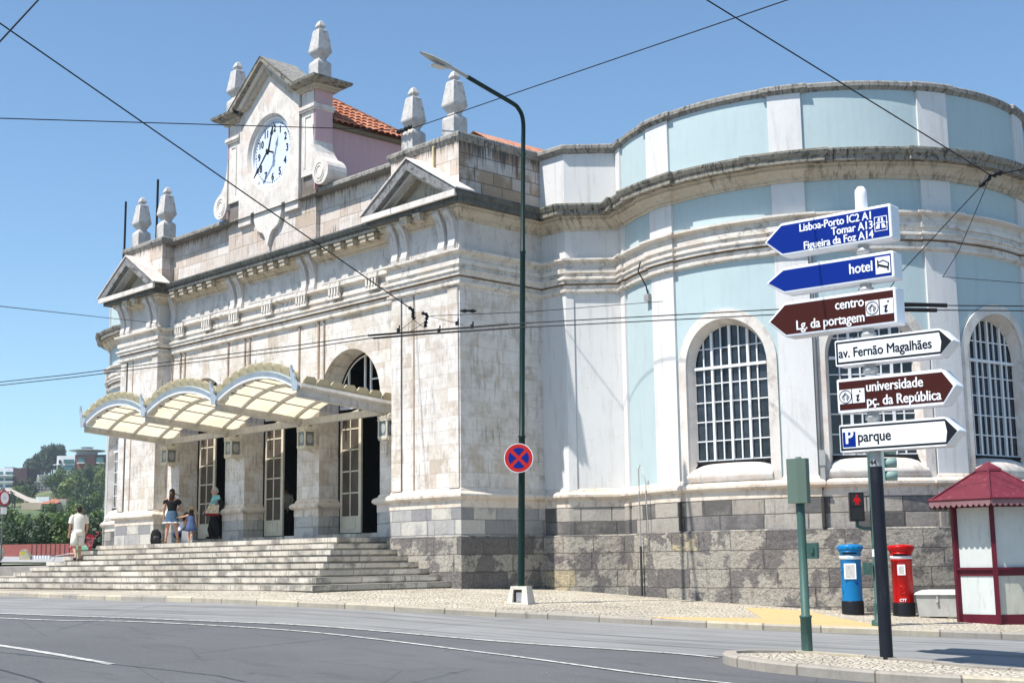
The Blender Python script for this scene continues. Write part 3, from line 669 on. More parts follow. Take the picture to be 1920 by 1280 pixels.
def text_obj(name,s,size,loc,xd,mat,parent,bold=.0,sx=1.,align='CENTER',ext=.003,sp=1.):
    if bold>0:
        me=text_mesh(s,size,0,ext,sx,align,sp); bm=bmesh.new()
        for i,(dx,dy) in enumerate(((-bold,0),(bold,0),(0,bold*.7),(0,-bold*.7))):
            m2=me.copy(); m2.transform(Matrix.Translation((dx,dy,i*.0004))); bm.from_mesh(m2); bpy.data.meshes.remove(m2)
        bm.to_mesh(me); bm.free()
    else: me=text_mesh(s,size,0,ext,sx,align,sp)
    X=Vector(xd).normalized(); Z=Vector((0,0,1)); Nn=X.cross(Z)
    Mx=Matrix((X,Z,Nn)).transposed().to_4x4(); Mx.translation=Vector(loc); me.transform(Mx)
    me.materials.clear(); me.materials.append(mat); o=bpy.data.objects.new(name,me); return lnk(o,parent)
def text_obj_old(name,s,size,loc,xd,mat,parent,bold=.0,sx=1.,align='CENTER',ext=.003,sp=1.):
    # xd: unit direction of reading; normal = xd x up reversed (towards reader)
    me=text_mesh(s,size,bold,ext,sx,align,sp); X=Vector(xd).normalized(); Z=Vector((0,0,1)); Nn=X.cross(Z)
    Mx=Matrix((X,Z,Nn)).transposed().to_4x4(); Mx.translation=Vector(loc); me.transform(Mx)
    me.materials.clear(); me.materials.append(mat); o=bpy.data.objects.new(name,me); return lnk(o,parent)
for h in range(1,13):
    a=2*PI*h/12; text_obj('numeral',str(h),.34,(ck[0]+.80*math.sin(a),.348,ck[1]+.80*math.cos(a)-.12),(1,0,0),MT['black_paint'],K,bold=.009,sx=.85)
def hand(a,L,w,name,y):
    d=Vector((math.sin(a),0,math.cos(a))); n=Vector((d.z,0,-d.x)); c=Vector((ck[0],y,ck[1]))
    o=[(-.12,w*.5),(.0,w*.6),(L*.62,w*.45),(L*.70,w*1.25),(L*.80,w*.75),(L,.012)]
    pts=[c+d*l+n*ww for l,ww in o]+[c+d*l-n*ww for l,ww in o[::-1]]; m=len(pts)
    b=MB(); b.add(pts+[p+Vector((0,.02,0)) for p in pts],[tuple(range(m)),tuple(range(m,2*m))[::-1]]+[(i,i+m,(i+1)%m+m,(i+1)%m) for i in range(m)]); b.build(name,MT['black_paint'],K)
hand(R(226),1.08,.055,'minute_hand',.13); hand(R(17),.82,.065,'hour_hand',.16)
b=MB(); b.lathe([(0,-.11),(.07,-.11),(.07,-.18),(.03,-.19),(.03,-.36)],(ck[0],0,ck[1]),16,True,'Y'); b.build('hand_hub',MT['black_paint'],K)
# little roof house behind the gable
b=MB(); b.box(AX-2.28,AX+2.28,.9,4.0,11.7,14.25); b.build('clock_house_wall',MT['pink_plaster'],G)
b=MB(); b.box(AX-2.40,AX+2.40,.95,4.14,14.16,14.30); b.build('roof_fascia',simple('fascia',(.20,.17,.12),.8),G)
b=MB(); e=2.52; zr=16.1; ze=14.28; yb=4.25; yr=2.3; S=math.hypot(e,zr-ze)
b.add([(AX+e,.95,ze),(AX+e,yb,ze),(AX,yr,zr),(AX,.95,zr)],[(0,1,2,3)],[(0,0),(yb-.95,0),(yr-.95,S),(0,S)])
b.add([(AX-e,.95,ze),(AX-e,yb,ze),(AX,yr,zr),(AX,.95,zr)],[(3,2,1,0)],[(0,0),(yb-.95,0),(yr-.95,S),(0,S)])
b.add([(AX-e,yb,ze),(AX+e,yb,ze),(AX,yr,zr)],[(2,1,0)],[(0,0),(2*e,0),(e,S)])
b.build('roof_underlay',MT['roof_tile'],G)
def tile_field(O,U,V,inside,name,par,pw=.24,ph=.38):
    # real pan tiles: wavy rows that step down towards the eave; inside(u,v) trims the field
    O,U,V=Vector(O),Vector(U).normalized(),Vector(V).normalized(); N=U.cross(V).normalized()
    if N.z<0: N=-N
    b=MB(); rows=int(7/ph)
    for r_ in range(rows):
        cols=int(14/pw)
        for c_ in range(cols):
            uc=(c_+.5)*pw; vc=(r_+.5)*ph
            if not inside(uc,vc): continue
            jit=random.uniform(-.012,.012); P=[]
            for k in range(7):
                u_=c_*pw+pw*k/6; h=.055*abs(math.sin(PI*k/6)) if True else 0
                for v_,dz in ((r_*ph-.04+jit,.075),(r_*ph+ph,.02)): P.append(O+U*u_+V*v_+N*(dz+h))
                P.append(O+U*u_+V*(r_*ph-.04+jit)+N*(.045+h))
            b.add(P,[(k*3,k*3+3,k*3+4,k*3+1) for k in range(6)]+[(k*3+2,k*3+5,k*3+3,k*3) for k in range(6)],[((c_+.5)*.22,(r_+.5)*.36)]*len(P))
    return b.build(name,MT['tile_plain'],par)
SV=Vector((-e,0,zr-ze)); SL_=SV.length
tile_field((AX+e,.95,ze),(0,1,0),SV,lambda u,v: v<SL_-.05 and u<(yb-.95)-(yb-yr)*v/SL_-.05,'tile_roof',G)
tile_field((AX-e,.95,ze),(0,1,0),(e,0,zr-ze),lambda u,v: v<SL_-.05 and u<(yb-.95)-(yb-yr)*v/SL_-.05,'tile_roof',G)
b=MB()
pa,pb=Vector((AX,yr,zr+.02)),Vector((AX+e,yb,ze+.04)); n=14
for i in range(n): b.tube([pa.lerp(pb,i/n),pa.lerp(pb,(i+1.1)/n)],[.085,.10],8)
for i in range(4): b.tube([(AX,.95+i*.34,zr+.02),(AX,.95+(i+1.1)*.34,zr+.02)],[.085,.10],8)
b.build('ridge_tiles',MT['roof_tile'],G)
# low tile roof behind the right parapet
b=MB(); S=2.2
b.add([(-.55,1.6,12.34),(-.55,9,12.34),(-1.35,9,12.86),(-1.35,1.75,12.80)],[(0,1,2,3)],[(0,0),(7.4,0),(7.4,1.8),(.8,1.8)])
b.add([(-2.4,1.6,12.2),(-2.4,9,12.2),(-1.35,9,12.86),(-1.35,1.75,12.80)],[(3,2,1,0)],[(0,0),(7.4,0),(7.4,1.8),(.8,1.8)]); b.build('low_tile_roof',MT['roof_tile'],ST)
# decks
b=MB(); b.add([(-18.5,.1,11.8),(0,.1,11.8),(0,20,11.8),(-18.5,20,11.8)],[(0,1,2,3)]); b.build('roof_deck',MT['roof_dark'],ST)
b=MB(); b.add([(-25.6,20,-1),(7,20,-1),(7,20,12.1),(-25.6,20,12.1)],[(0,3,2,1)]); b.build('back_wall',MT['white_plaster'],ST)
# ================================================================= canopy
CN=empty('entrance_canopy'); CN.parent=ST
YF,YW=-2.77,.40; ZD=.28
def vz(s): # vault rise at s in [-1,1]
    rad=(2.02**2+.50**2)/(2*.50); return math.sqrt(rad*rad-(s*2.02)**2)-(rad-.50)
def cz(y): return 5.22-ZD*(y-YF)/(YW-YF)
BX=[AX-6.07,AX-2.025,AX+2.025,AX+6.07]
for i in range(3):
    xa,xb=BX[i],BX[i+1]; xm=(xa+xb)/2; hw=(xb-xa)/2
    vb=MB(); N=20
    ys=[YF+.05,-2.0,-1.2,-.4,YW]
    pts=[(xm+hw*(2*k/N-1),y,cz(y)+.02+vz(2*k/N-1)) for y in ys for k in range(N+1)]; m=N+1
    vb.add(pts,[(a*m+k,a*m+k+1,(a+1)*m+k+1,(a+1)*m+k) for a in range(len(ys)-1) for k in range(N)],None,False); vb.build('canopy_vault',MT['canopy_panel'],CN)
    # joints between panels along Y
    jb=MB()
    for k in (3,6,9,12,15,18):
        s=2*k/N-1; jb.tube([(xm+hw*s,YF+.1,cz(YF)-.01+vz(s)),(xm+hw*s,YW,cz(YW)-.01+vz(s))],.014,4)
    jb.build('panel_joint',MT['gap'],CN)
    for y in (-1.95,-1.05,-.1):
        rb=MB(); P=[];
        for k in range(N+1):
            s=2*k/N-1; x=xm+hw*s; z=cz(y)+vz(s)-.02
            P+= [(x,y-.035,z),(x,y+.035,z),(x,y+.035,z-.09),(x,y-.035,z-.09)]
        rb.add(P,[(k*4+j,k*4+(j+1)%4,(k+1)*4+(j+1)%4,(k+1)*4+j) for k in range(N) for j in range(4)]); rb.build('canopy_rib',MT['beam_paint'],CN)
    # front fascia arch: grey band with white lower lip
    fb=MB(); wb=MB(); P=[];Q=[]
    for k in range(N+1):
        s=2*k/N-1; x=xm+hw*s; z=cz(YF)+vz(s)
        P+= [(x,YF-.07,z+.17),(x,YF-.03,z+.03),(x,YF+.05,z+.02),(x,YF+.05,z+.2)]
        Q+= [(x,YF-.05,z+.028),(x,YF-.05,z-.015),(x,YF+.02,z-.015),(x,YF+.02,z+.028)]
    F=[(k*4+j,(k+1)*4+j,(k+1)*4+(j+1)%4,k*4+(j+1)%4) for k in range(N) for j in range(4)]
    fb.add(P,[f[::-1] for f in F]); fb.build('front_fascia',MT['steel_paint'],CN); wb.add(Q,[f[::-1] for f in F]); wb.build('fascia_lip',MT['white_metal'],CN)
    # back wall fascia under the vault, dark
# tiles along the edges
tb=MB(); P=[(-.2,0,-.02),(.2,0,-.02),(.205,-.035,.17),(.13,-.02,.26),(-.13,-.02,.26),(-.205,-.035,.17)]
tb.add(P+[(x,y+.05,z) for x,y,z in P],[(0,1,2,3,4,5),(11,10,9,8,7,6)]+[(i,i+6,(i+1)%6+6,(i+1)%6) for i in range(6)])
T0=tb.build('edge_tile',MT['canopy_tile'],CN); first=True
def put(x,y,z,ry,rz):
    global first
    o=T0 if first else T0.copy()
    if not first: C.objects.link(o)
    first=False; o.location=(x,y,z); o.rotation_euler=(R(10),ry,rz)
for i in range(3):
    xm=(BX[i]+BX[i+1])/2; n=10
    for k in range(n):
        s=-.90+1.8*k/(n-1); ds=.01; sl=(vz(s+ds)-vz(s-ds))/(2*ds*2.02)
        put(xm+2.02*s,YF+.02,cz(YF)+vz(s)+.17,-math.atan(sl),0)
for k in range(7): put(BX[3]+.02,YF+.35+k*.44,cz(YF+.35+k*.44)+.14,0,R(90))
# beams
for i,x in enumerate(BX):
    b=MB(); b.add([(x-.06,YF,cz(YF)-.18),(x+.06,YF,cz(YF)-.18),(x+.06,YW,cz(YW)-.18),(x-.06,YW,cz(YW)-.18),(x-.06,YF,cz(YF)),(x+.06,YF,cz(YF)),(x+.06,YW,cz(YW)),(x-.06,YW,cz(YW))],[(0,3,2,1),(4,5,6,7),(0,1,5,4),(1,2,6,5),(2,3,7,6),(3,0,4,7)])
    b.add([(x-.09,YF,cz(YF)-.195),(x+.09,YF,cz(YF)-.195),(x+.09,YW,cz(YW)-.195),(x-.09,YW,cz(YW)-.195),(x-.09,YF,cz(YF)-.18),(x+.09,YF,cz(YF)-.18),(x+.09,YW,cz(YW)-.18),(x-.09,YW,cz(YW)-.18)],[(0,3,2,1),(0,1,5,4),(1,2,6,5),(3,0,4,7)])
    for k in range(6):
        yy=YF+.25+k*.5; b.lathe([(0,0),(.022,.004),(.022,.012),(0,.014)],(x+.058,yy,cz(yy)-.09),6,False,'X')
    b.build('canopy_beam',MT['beam_paint'],CN)
    # valley ornament
    b=MB(); o=[(-.10,0),(.12,0),(.16,.14),(.10,.22),(.02,.30),(-.02,.42),(-.12,.52),(-.20,.74),(-.26,.66),(-.24,.50),(-.16,.34),(-.15,.18)]
    b.prism([(x-.0+a*.9,cz(YF)+z*.95-.03) for a,z in o],YF-.12,YF-.06); b.build('valley_ornament',MT['steel_paint'],CN)
b=MB(); x=BX[3]+.07
b.add([(x,YF,cz(YF)+.0),(x+.10,YF,cz(YF)+.07),(x+.10,YW,cz(YW)+.07),(x,YW,cz(YW)+.0),(x+.06,YF,cz(YF)+.16),(x+.06,YW,cz(YW)+.16),(x-.06,YF,cz(YF)+.2),(x-.06,YW,cz(YW)+.2)],[(0,3,2,1),(1,2,5,4),(4,5,7,6),(0,1,4,6)]); b.build('side_gutter',MT['beam_paint'],CN)
# white sloping soffit boards between beams at the wall
for i in range(3):
    b=MB(); b.box(BX[i]+.1,BX[i+1]-.1,.1,.2,cz(.2)-.22,cz(.2)-.02); b.build('wall_plate',MT['beam_paint'],CN)
# ================================================================= wall lanterns
def lantern(cx_,y,z):
    L=empty('wall_lantern',(cx_,y,z)); L.scale=(.8,.8,.8)
    b=MB(); w=.22
    for a,c in((-1,-1),(1,-1),(1,1),(-1,1)): b.box(a*w-.025,a*w+.025,c*w-.025,c*w+.025,-.28,.28)
    for z0,z1,e in((-.36,-.28,.25),(.24,.31,.26)): b.box(-e,e,-e,e,z0,z1)
    for sx,sy in ((0,-1),(1,0),(0,1),(-1,0)):
        for k in (-2,-1,0,1,2):
            X=k*.1
            px,py=(X,sy*.26) if sx==0 else (sx*.26,X)
            b.obox((px,py,.34+(.03 if k%2==0 else .0)),.028,.028,.045,R(45))
            b.obox((px*.92,py*.92,-.39),.025,.025,.03,R(45))
    b.build('lantern_frame',MT['cream_metal'],L)
    b=MB(); b.box(-.2,.2,-.2,.2,-.27,.24); b.build('lantern_glass',MT['lantern_glass'],L)
    b=MB(); 
    for sx,sy in ((0,-1),(1,0)):
        n=16; pts=[]
        for k in range(n):
            a=2*PI*k/n; pts.append((.13*math.cos(a),.17*math.sin(a)))
        P=[(a if sx==0 else .215,-.215 if sx==0 else a,z_-.02) for a,z_ in pts]; b.add(P,[tuple(range(n))])
    b.build('lantern_lens',simple('lens',(.35,.36,.35),.2),L)
    b=MB(); b.tube([(0,0,.3),(0,.02,.45),(0,.1,.5),(0,.25,.45)],.04,8); b.tube([(0,.05,-.36),(0,.14,-.46),(0,.3,-.5)],.03,8); b.build('lantern_bracket',MT['cream_metal'],L)
    return L
L0=lantern(BX[2]+.47,.02,4.33); tag(L0,'cream metal lantern on the pier between the middle and right station doors','lantern','box lanterns under the station canopy')
for x,lb in ((BX[1]+.5,'cream metal lantern on the pier between the left and middle station doors'),(BX[0]+.55,'cream metal lantern with dark round lens left of the station doors, nearest the two women'),(BX[3]+.3,'cream metal lantern half hidden by the right pavilion wall beside the right door')):
    l=copy_tree(L0); l.location=(x,.02,4.33); l.scale=(.8,.8,.8); l['label']=lb
# ================================================================= stairs
SS=empty('stone_staircase'); tag(SS,'wide flight of eight weathered stone steps rising to the station doors','stairs')
for i in range(8):
    xr=-.30-.4386*i; yf=-4.41+.4214*i; xl=-19.35+.32*i if i>1 else -26; z0=.17*i; z1=z0+.17
    b=MB(); b.box(xl,xr,yf,.02 if xr>-2.9 else .42,z0+.045,z1); 
    b.box(xl+.06,xr-.06,yf+.06,.015 if xr>-2.9 else .41,z0-(.5 if i==0 else .05),z0+.05)
    b.build('step',MT['stair_stone'],SS)
# ================================================================= ground, road, pavement
def drape(poly,dz,name,mat,step=.6,label=None,kind='structure',thick=None):
    # poly: list of (x,y); triangulated, subdivided, dropped on the ground field
    bm=bmesh.new(); vs=[bm.verts.new((x,y,0)) for x,y in poly]
    tr=tessellate_polygon([[Vector((x,y,0)) for x,y in poly]])
    for t_ in tr:
        try: bm.faces.new([vs[i] for i in t_])
        except ValueError: pass
    for _ in range(12):
        ed=[e for e in bm.edges if e.calc_length()>step]
        if not ed: break
        bmesh.ops.subdivide_edges(bm,edges=ed,cuts=1); bmesh.ops.triangulate(bm,faces=bm.faces)
    for v in bm.verts: v.co.z=g(v.co.x,v.co.y)+dz
    bmesh.ops.recalc_face_normals(bm,faces=bm.faces)
    if sum(f.normal.z for f in bm.faces)<0: bmesh.ops.reverse_faces(bm,faces=bm.faces)
    me=bpy.data.meshes.new(name); bm.to_mesh(me); bm.free(); me.materials.append(mat)
    o=lnk(bpy.data.objects.new(name,me)); 
    if kind: o['kind']=kind
    return o
def smoothpath(pts,n=6):
    P=[Vector((*p,0)) if len(p)==2 else Vector(p) for p in pts]; out=[]
    for i in range(len(P)-1):
        a=P[max(i-1,0)];b=P[i];c=P[i+1];d=P[min(i+2,len(P)-1)]
        for k in range(n):
            t=k/n; out.append(.5*((2*b)+(c-a)*t+(2*a-5*b+4*c-d)*t*t+(3*b-3*c+d-a)*t**3))
    out.append(P[-1]); return out
RD=-.12
t=NT('asphalt'); o=t.obj(); n1=t.noise(o,.35,5,.6); n2=t.noise(o,60,3,.7); n3=t.noise(t.scaled(o,(.5,2.2,1)),.9,5,.6,1.)
c=t.mix(t.mr(n1,.35,.65),(.068,.068,.072),(.092,.092,.096)); c=t.mix(t.mr(n2,.4,.75,0,.6),c,(.20,.20,.20)); c=t.mix(t.mr(n3,.56,.64,0,.35),c,(.05,.05,.054)); n4=t.noise(o,.12,4,.5); c=t.mix(t.mr(n4,.52,.54,0,.35),c,(.115,.115,.118)); n5=t.noise(o,2.2,7,.75); c=t.mix(t.mr(n5,.62,.68,0,.6),c,(.035,.035,.037)); n6=t.noise(o,18,2,.5); c=t.mix(t.mr(n6,.72,.76,0,.8),c,(.28,.27,.25))
v=t.n('TexVoronoi',{'Vector':o,'Scale':.22},feature='DISTANCE_TO_EDGE').outputs[0]
c=t.mix(t.mr(v,0.,.004,.5,0),c,(.03,.03,.03))
t.bsdf(c,.9,t.bump(n2,.5,.006)); MT['asphalt']=t.m
t=NT('asphalt_light'); o=t.obj(); uv=t.uv()
n1=t.noise(o,.5,5,.6); n2=t.noise(o,70,3,.7); c=t.mix(t.mr(n1,.35,.65),(.19,.19,.185),(.24,.24,.235)); c=t.mix(t.mr(n2,.4,.75,0,.5),c,(.30,.30,.29))
x=t.xyz(uv); tr1=t.noise(t.comb(t.math('MULTIPLY',x[0],.05),t.math('MULTIPLY',x[1],1.)),2.2,4,.7); c=t.mix(t.mr(tr1,.5,.64,0,.8),c,(.085,.085,.087))
tr2=t.noise(t.comb(t.math('MULTIPLY',x[0],.09),t.math('MULTIPLY',x[1],3.)),3.,4,.7); c=t.mix(t.mr(tr2,.58,.66,0,.55),c,(.07,.07,.072))
t.bsdf(c,.85,t.bump(n2,.5,.006)); MT['asphalt_light']=t.m
t=NT('line_paint'); o=t.obj(); n2=t.noise(o,9,6,.7); c=t.mix(t.mr(n2,.42,.62,0,.85),(.60,.59,.55),(.17,.17,.17)); t.bsdf(c,.8); MT['line_paint']=t.m
t=NT('cobble'); o=t.obj(); vo=t.n('TexVoronoi',{'Vector':o,'Scale':9.,'Randomness':.75},feature='DISTANCE_TO_EDGE').outputs[0]; vc_=t.n('TexVoronoi',{'Vector':o,'Scale':9.,'Randomness':.75}).outputs[1]
c=t.ramp(t.xyz(vc_)[0],[(0,(.52,.46,.36)),(.4,(.62,.56,.45)),(.75,(.56,.50,.40)),(1,(.68,.63,.54))]); c=t.mix(t.mr(vo,.0,.08,.55,0),c,(.32,.26,.18)); c=t.mix(t.mr(t.noise(o,.6,6,.7),.45,.7,0,.45),c,(.42,.36,.26))
c=t.mix(t.mr(t.noise(o,3,6,.75),.55,.7,0,.35),c,(.30,.27,.22)); c=t.mix(t.mr(t.noise(o,.25,5,.6),.52,.6,0,.35),c,(.36,.31,.24)); t.bsdf(c,.85,t.bump(t.mr(vo,0,.12),1.,.04)); MT['cobble']=t.m
t=NT('yellow_paving'); o=t.obj(); vo=t.n('TexVoronoi',{'Vector':o,'Scale':9.,'Randomness':.75},feature='DISTANCE_TO_EDGE').outputs[0]
c=t.mix(t.mr(t.noise(o,1.5,6,.7),.4,.65),(.58,.40,.17),(.54,.39,.20)); c=t.mix(t.mr(vo,.0,.06,.35,0),c,(.35,.24,.1)); c=t.mix(t.mr(t.noise(o,6,6,.75),.58,.7,0,.5),c,(.30,.24,.15)); t.bsdf(c,.85,t.bump(t.mr(vo,0,.12),.4,.015)); MT['yellow_paving']=t.m
# base sheet reaching the horizon
def axis(a,b,near,far):
    v=[x for x in np.arange(a,b+.01,near)]; s=near
    lo,hi=v[0],v[-1]; L=[];H=[]
    while hi<far: s*=1.5; hi+=s; lo-=s; H.append(hi); L.append(lo)
    return L[::-1]+v+H
X_=axis(-40,36,1.,3000); Y_=axis(-32,14,1.,3000)
P=[(x,y,g(x,y)+RD) for y in Y_ for x in X_]; nx=len(X_)
b=MB(); b.v=P; b.f=[[j*nx+i,j*nx+i+1,(j+1)*nx+i+1,(j+1)*nx+i] for j in range(len(Y_)-1) for i in range(nx-1)]; b.sm=[True]*len(b.f); b.uv=[[(P[k][0],P[k][1]) for k in f] for f in b.f]
tag(b.build('road',MT['asphalt']),kind='structure')
KP=smoothpath([(-60,-3.5),(-40,-4.6),(-26,-5.3),(-18,-5.6),(-14.5,-5.78),(-10.4,-6.1),(-4.8,-6.82),(-.8,-6.72),(1.54,-6.1),(3.02,-5.2),(4.91,-3.95),(6.4,-3.0),(8.45,-2.05),(9.84,-1.25),(11.16,-.35),(11.9,.2),(13.26,.95),(14.15,1.52),(17,3.3),(22,6.5),(30,11)],6)
def strip(A,B,n,dz,name,mat,kind='structure',u=True):
    b=MB(); P=[];UV=[];L=0
    for i,(p,q) in enumerate(zip(A,B)):
        if i: L+=(A[i]-A[i-1]).length
        for k in range(n+1):
            r_=p.lerp(q,k/n); P.append((r_.x,r_.y,g(r_.x,r_.y)+dz)); UV.append((L,(q-p).length*k/n))
    m=n+1
    b.add(P,[(i*m+k,(i+1)*m+k,(i+1)*m+k+1,i*m+k+1) for i in range(len(A)-1) for k in range(n)],UV,True)
    o=b.build(name,mat); 
    if kind: o['kind']=kind
    return o
def offs(P,d):
    out=[]
    for i,p in enumerate(P):
        t_=(P[min(i+1,len(P)-1)]-P[max(i-1,0)]).normalized(); n_=Vector((-t_.y,t_.x,0)); out.append(p+n_*d)
    return out
K2=offs(KP,.22)
inner=[Vector((p.x+(2 if p.x>4 else 0),max(p.y+7.5,3.0 if p.x>-19 else -2),0)) for p in K2]
strip(K2,inner,16,0,'pavement',MT['cobble'])
# kerb
b=MB(); P=[];UV=[];L=0
for i,(p,q) in enumerate(zip(KP,K2)):
    if i: L+=(KP[i]-KP[i-1]).length
    z=g(p.x,p.y); m_=p.lerp(q,.12)
    for (r_,zz,vv) in ((p,z-.25,0),(p,z-.02,.2),(m_,z+.012,.24),(q,z+.012,.42)): P.append((r_.x,r_.y,zz)); UV.append((L,vv))
b.add(P,[(i*4+k,(i+1)*4+k,(i+1)*4+k+1,i*4+k+1) for i in range(len(KP)-1) for k in range(3)],UV,False); tag(b.build('kerb',MT['kerb_stone']),kind='structure')
# lane beside the kerb, lighter tarmac
LA=smoothpath([(-30,-9.5),(-14,-10.6),(-2.88,-10.75),(2.02,-9.75),(5.18,-8.3),(9.02,-7.5),(10.07,-7.25),(12.12,-6.51),(13.3,-5.9),(15.5,-4.3),(18,-3.2),(24,-.5),(30,3)],8)
def resample(P,n):
    D=[0]
    for a,b_ in zip(P[:-1],P[1:]): D.append(D[-1]+(b_-a).length)
    out=[]
    for i in range(n):
        d=D[-1]*i/(n-1); k=max(j for j in range(len(D)) if D[j]<=d+1e-9); k=min(k,len(P)-2); out.append(P[k].lerp(P[k+1],(d-D[k])/max(1e-9,D[k+1]-D[k])))
    return out
strip(resample(LA,160),resample(KP[6:],160),10,RD+.006,'road_lane',MT['asphalt_light'])
def line(pts,w_,dz,name='road_marking'):
    w_*=.85
    Pp=smoothpath(pts,6); A=offs(Pp,-w_/2);B=offs(Pp,w_/2); o=strip(A,B,1,dz,name,MT['line_paint']); return o
line([(-30,-9.5),(-14,-10.6),(-2.88,-10.75),(2.02,-9.75),(5.18,-8.3),(9.02,-7.5),(10.07,-7.25),(12.12,-6.51),(13.1,-6.35)],.13,RD+.011)
line([(-25,-10.6),(-14,-11.3),(-1.43,-11.5),(2.58,-10.2),(6.34,-9.05),(10.72,-8.95),(11.85,-8.98),(13.91,-9.08),(15.18,-8.97),(18,-8.6)],.12,RD+.011)
line([(-6,-15.0),(0,-14.4),(5.09,-14.14),(8.86,-14.19)],.16,RD+.008)
# side pavement left of the stairs and the raised kerb behind it
b=MB(); b.add([(-34,-4.0,.355),(-17.4,-4.0,.355),(-17.4,.1,.355),(-17.4,4.5,.40),(-34,12,.45)],[(0,1,2,3,4)]); tag(b.build('side_pavement',MT['cobble']),kind='structure')
# island
IS=[(13.42,-6.38),(13.55,-6.0),(14.05,-5.35),(15.5,-4.72),(16.5,-4.75),(17.4,-4.55),(20,-4.0),(24,-2.5),(28,-.5),(29,-3.5),(24,-5.2),(20,-5.9),(18,-6.1),(17,-6.68),(16,-7.08),(14.8,-7.28),(14.1,-7.16),(13.7,-6.95),(13.45,-6.65)]
isl=[Vector((*p,0)) for p in IS]; cen=Vector((18,-5.3,0))
Is=[p for p in smoothpath(IS+[IS[0]],4)[:-1]]
ins=[]
m=len(Is)
for i,p in enumerate(Is):
    t_=(Is[(i+1)%m]-Is[i-1]).normalized(); ins.append(p+Vector((t_.y,-t_.x,0))*.2)
drape([(p.x,p.y) for p in ins],.0,'traffic_island',MT['cobble'],.5)
b=MB(); P=[];UV=[];L=0
for i in range(m+1):
    p,q=Is[i%m],ins[i%m]
    if i: L+=(Is[i%m]-Is[i-1]).length
    z=g(p.x,p.y)
    for (r_,zz,vv) in ((p,z-.25,0),(p,z+.0,.2),(p.lerp(q,.15),z+.03,.24),(q,z+.03,.42),(q,z-.02,.5)): P.append((r_.x,r_.y,zz)); UV.append((L,vv))
b.add(P,[((i+1)*5+k,i*5+k,i*5+k+1,(i+1)*5+k+1) for i in range(m) for k in range(4)],UV); tag(b.build('kerb',MT['kerb_stone']),kind='structure')
def kpt(x): # point on the inner kerb edge nearest x
    return min(K2,key=lambda p:abs(p.x-x))
kk=[p for p in K2 if 8.15<p.x<12.1]
yp=[(7.75,-1.75),(9.1,.25),(7.2,2.25),(7.75,2.75),(8.45,3.0),(11.9,.62)]+[(p.x+.01,p.y+.02) for p in kk[::-1]]
drape(yp,.005,'yellow_paving',MT['yellow_paving'],.35)
# paving joint strip in front of the steps
b=[Vector((-19,-4.75,0)),Vector((-.2,-4.75,0)),Vector((.35,-.35,0)),Vector((2.6,.2,0))]
tag(strip(offs(b,-.07),offs(b,.07),1,.004,'kerb_strip',simple('strip_stone',(.60,.55,.46),.8,dirt=(.3,.26,.2))),kind='structure')
# ================================================================= street furniture
GREEN=simple('green_paint',(.045,.10,.085),.5,var=.12,sc=4,dirt=(.16,.2,.18))
DGREEN=simple('dark_green_paint',(.004,.022,.018),.4,var=.15)
NAVY=simple('pole_dark_paint',(.010,.012,.020),.5,var=.2,dirt=(.05,.05,.05))
GALV=simple('galvanised_steel',(.42,.42,.41),.45,.3,var=.1,sc=6,dirt=(.3,.24,.18))
ALU=simple('lamp_head_paint',(.42,.41,.38),.4,var=.06)
WHT=simple('sign_white',(.80,.81,.83),.3,var=.03)
BLU=simple('sign_blue',(.002,.022,.22),.45,var=.04,spec=.12)
BRN=simple('sign_brown',(.055,.012,.009),.45,var=.04,spec=.12)
BLK=simple('sign_black',(.01,.01,.012),.4,var=.0)
REDM=simple('sign_red',(.50,.02,.015),.35,var=.05)
CONC=simple('concrete',(.60,.57,.50),.9,bump=.3,dirt=(.4,.36,.3))
# --- street lamp with no-stopping sign
LX,LY=3.95,-1.71; LZ=g(LX,LY)
SL=empty('street_lamp',(LX,LY,LZ)); tag(SL,'tall dark green street lamp with curved arm rising from a pale concrete foot','street lamp')
b=MB(); b.lathe([(.078,.3),(.078,1.1),(.076,3.72),(.086,3.74),(.086,3.78),(.066,3.8),(.064,8.05),(.072,8.07),(.072,8.12),(.056,8.14),(.052,10.9)],(0,0,0),20); b.build('pole',DGREEN,SL)
b=MB(); p_=[(0,0,10.85),(0,.0,11.2),(0,-.05,11.42),(0,-.17,11.56),(0,-.34,11.64),(0,-1.1,11.79),(0,-1.8,11.93)]
p_=[tuple(v) for v in smoothpath(p_,5)]; b.tube(p_,.052,12); b.build('arm',DGREEN,SL)
b=MB(); b.tube([(0,-1.7,11.91),(0,-2.35,12.04)],.04,10); b.build('arm_sleeve',ALU,SL)
b=MB(); 
pts=[];
for y,w_,t0,t1 in ((-2.3,.04,.04,.04),(-2.4,.08,.04,.06),(-2.6,.10,.04,.06),(-2.9,.09,.035,.04),(-3.1,.06,.02,.02),(-3.2,.02,.01,.01)):
    zc=12.03+.13*(-2.3-y); pts+= [(-w_,y,zc),(-w_*.7,y,zc+t0),(w_*.7,y,zc+t0),(w_,y,zc),(w_*.8,y,zc-t1),(-w_*.8,y,zc-t1)]
b.add(pts,[(i*6+j,i*6+(j+1)%6,(i+1)*6+(j+1)%6,(i+1)*6+j) for i in range(5) for j in range(6)]); b.build('lamp_head',ALU,SL)
b=MB(); b.box(-.08,.08,-2.85,-2.5,11.93,11.96); b.build('lamp_glass',simple('lampglass',(.6,.58,.5),.2),SL)
b=MB(); b.add([(-.30,-.24,-.03),(.30,-.24,-.03),(.30,.24,-.03),(-.30,.24,-.03),(-.22,-.17,.42),(.22,-.17,.42),(.22,.17,.42),(-.22,.17,.42)],[(4,5,6,7),(1,2,6,5),(2,3,7,6),(3,0,4,7)])
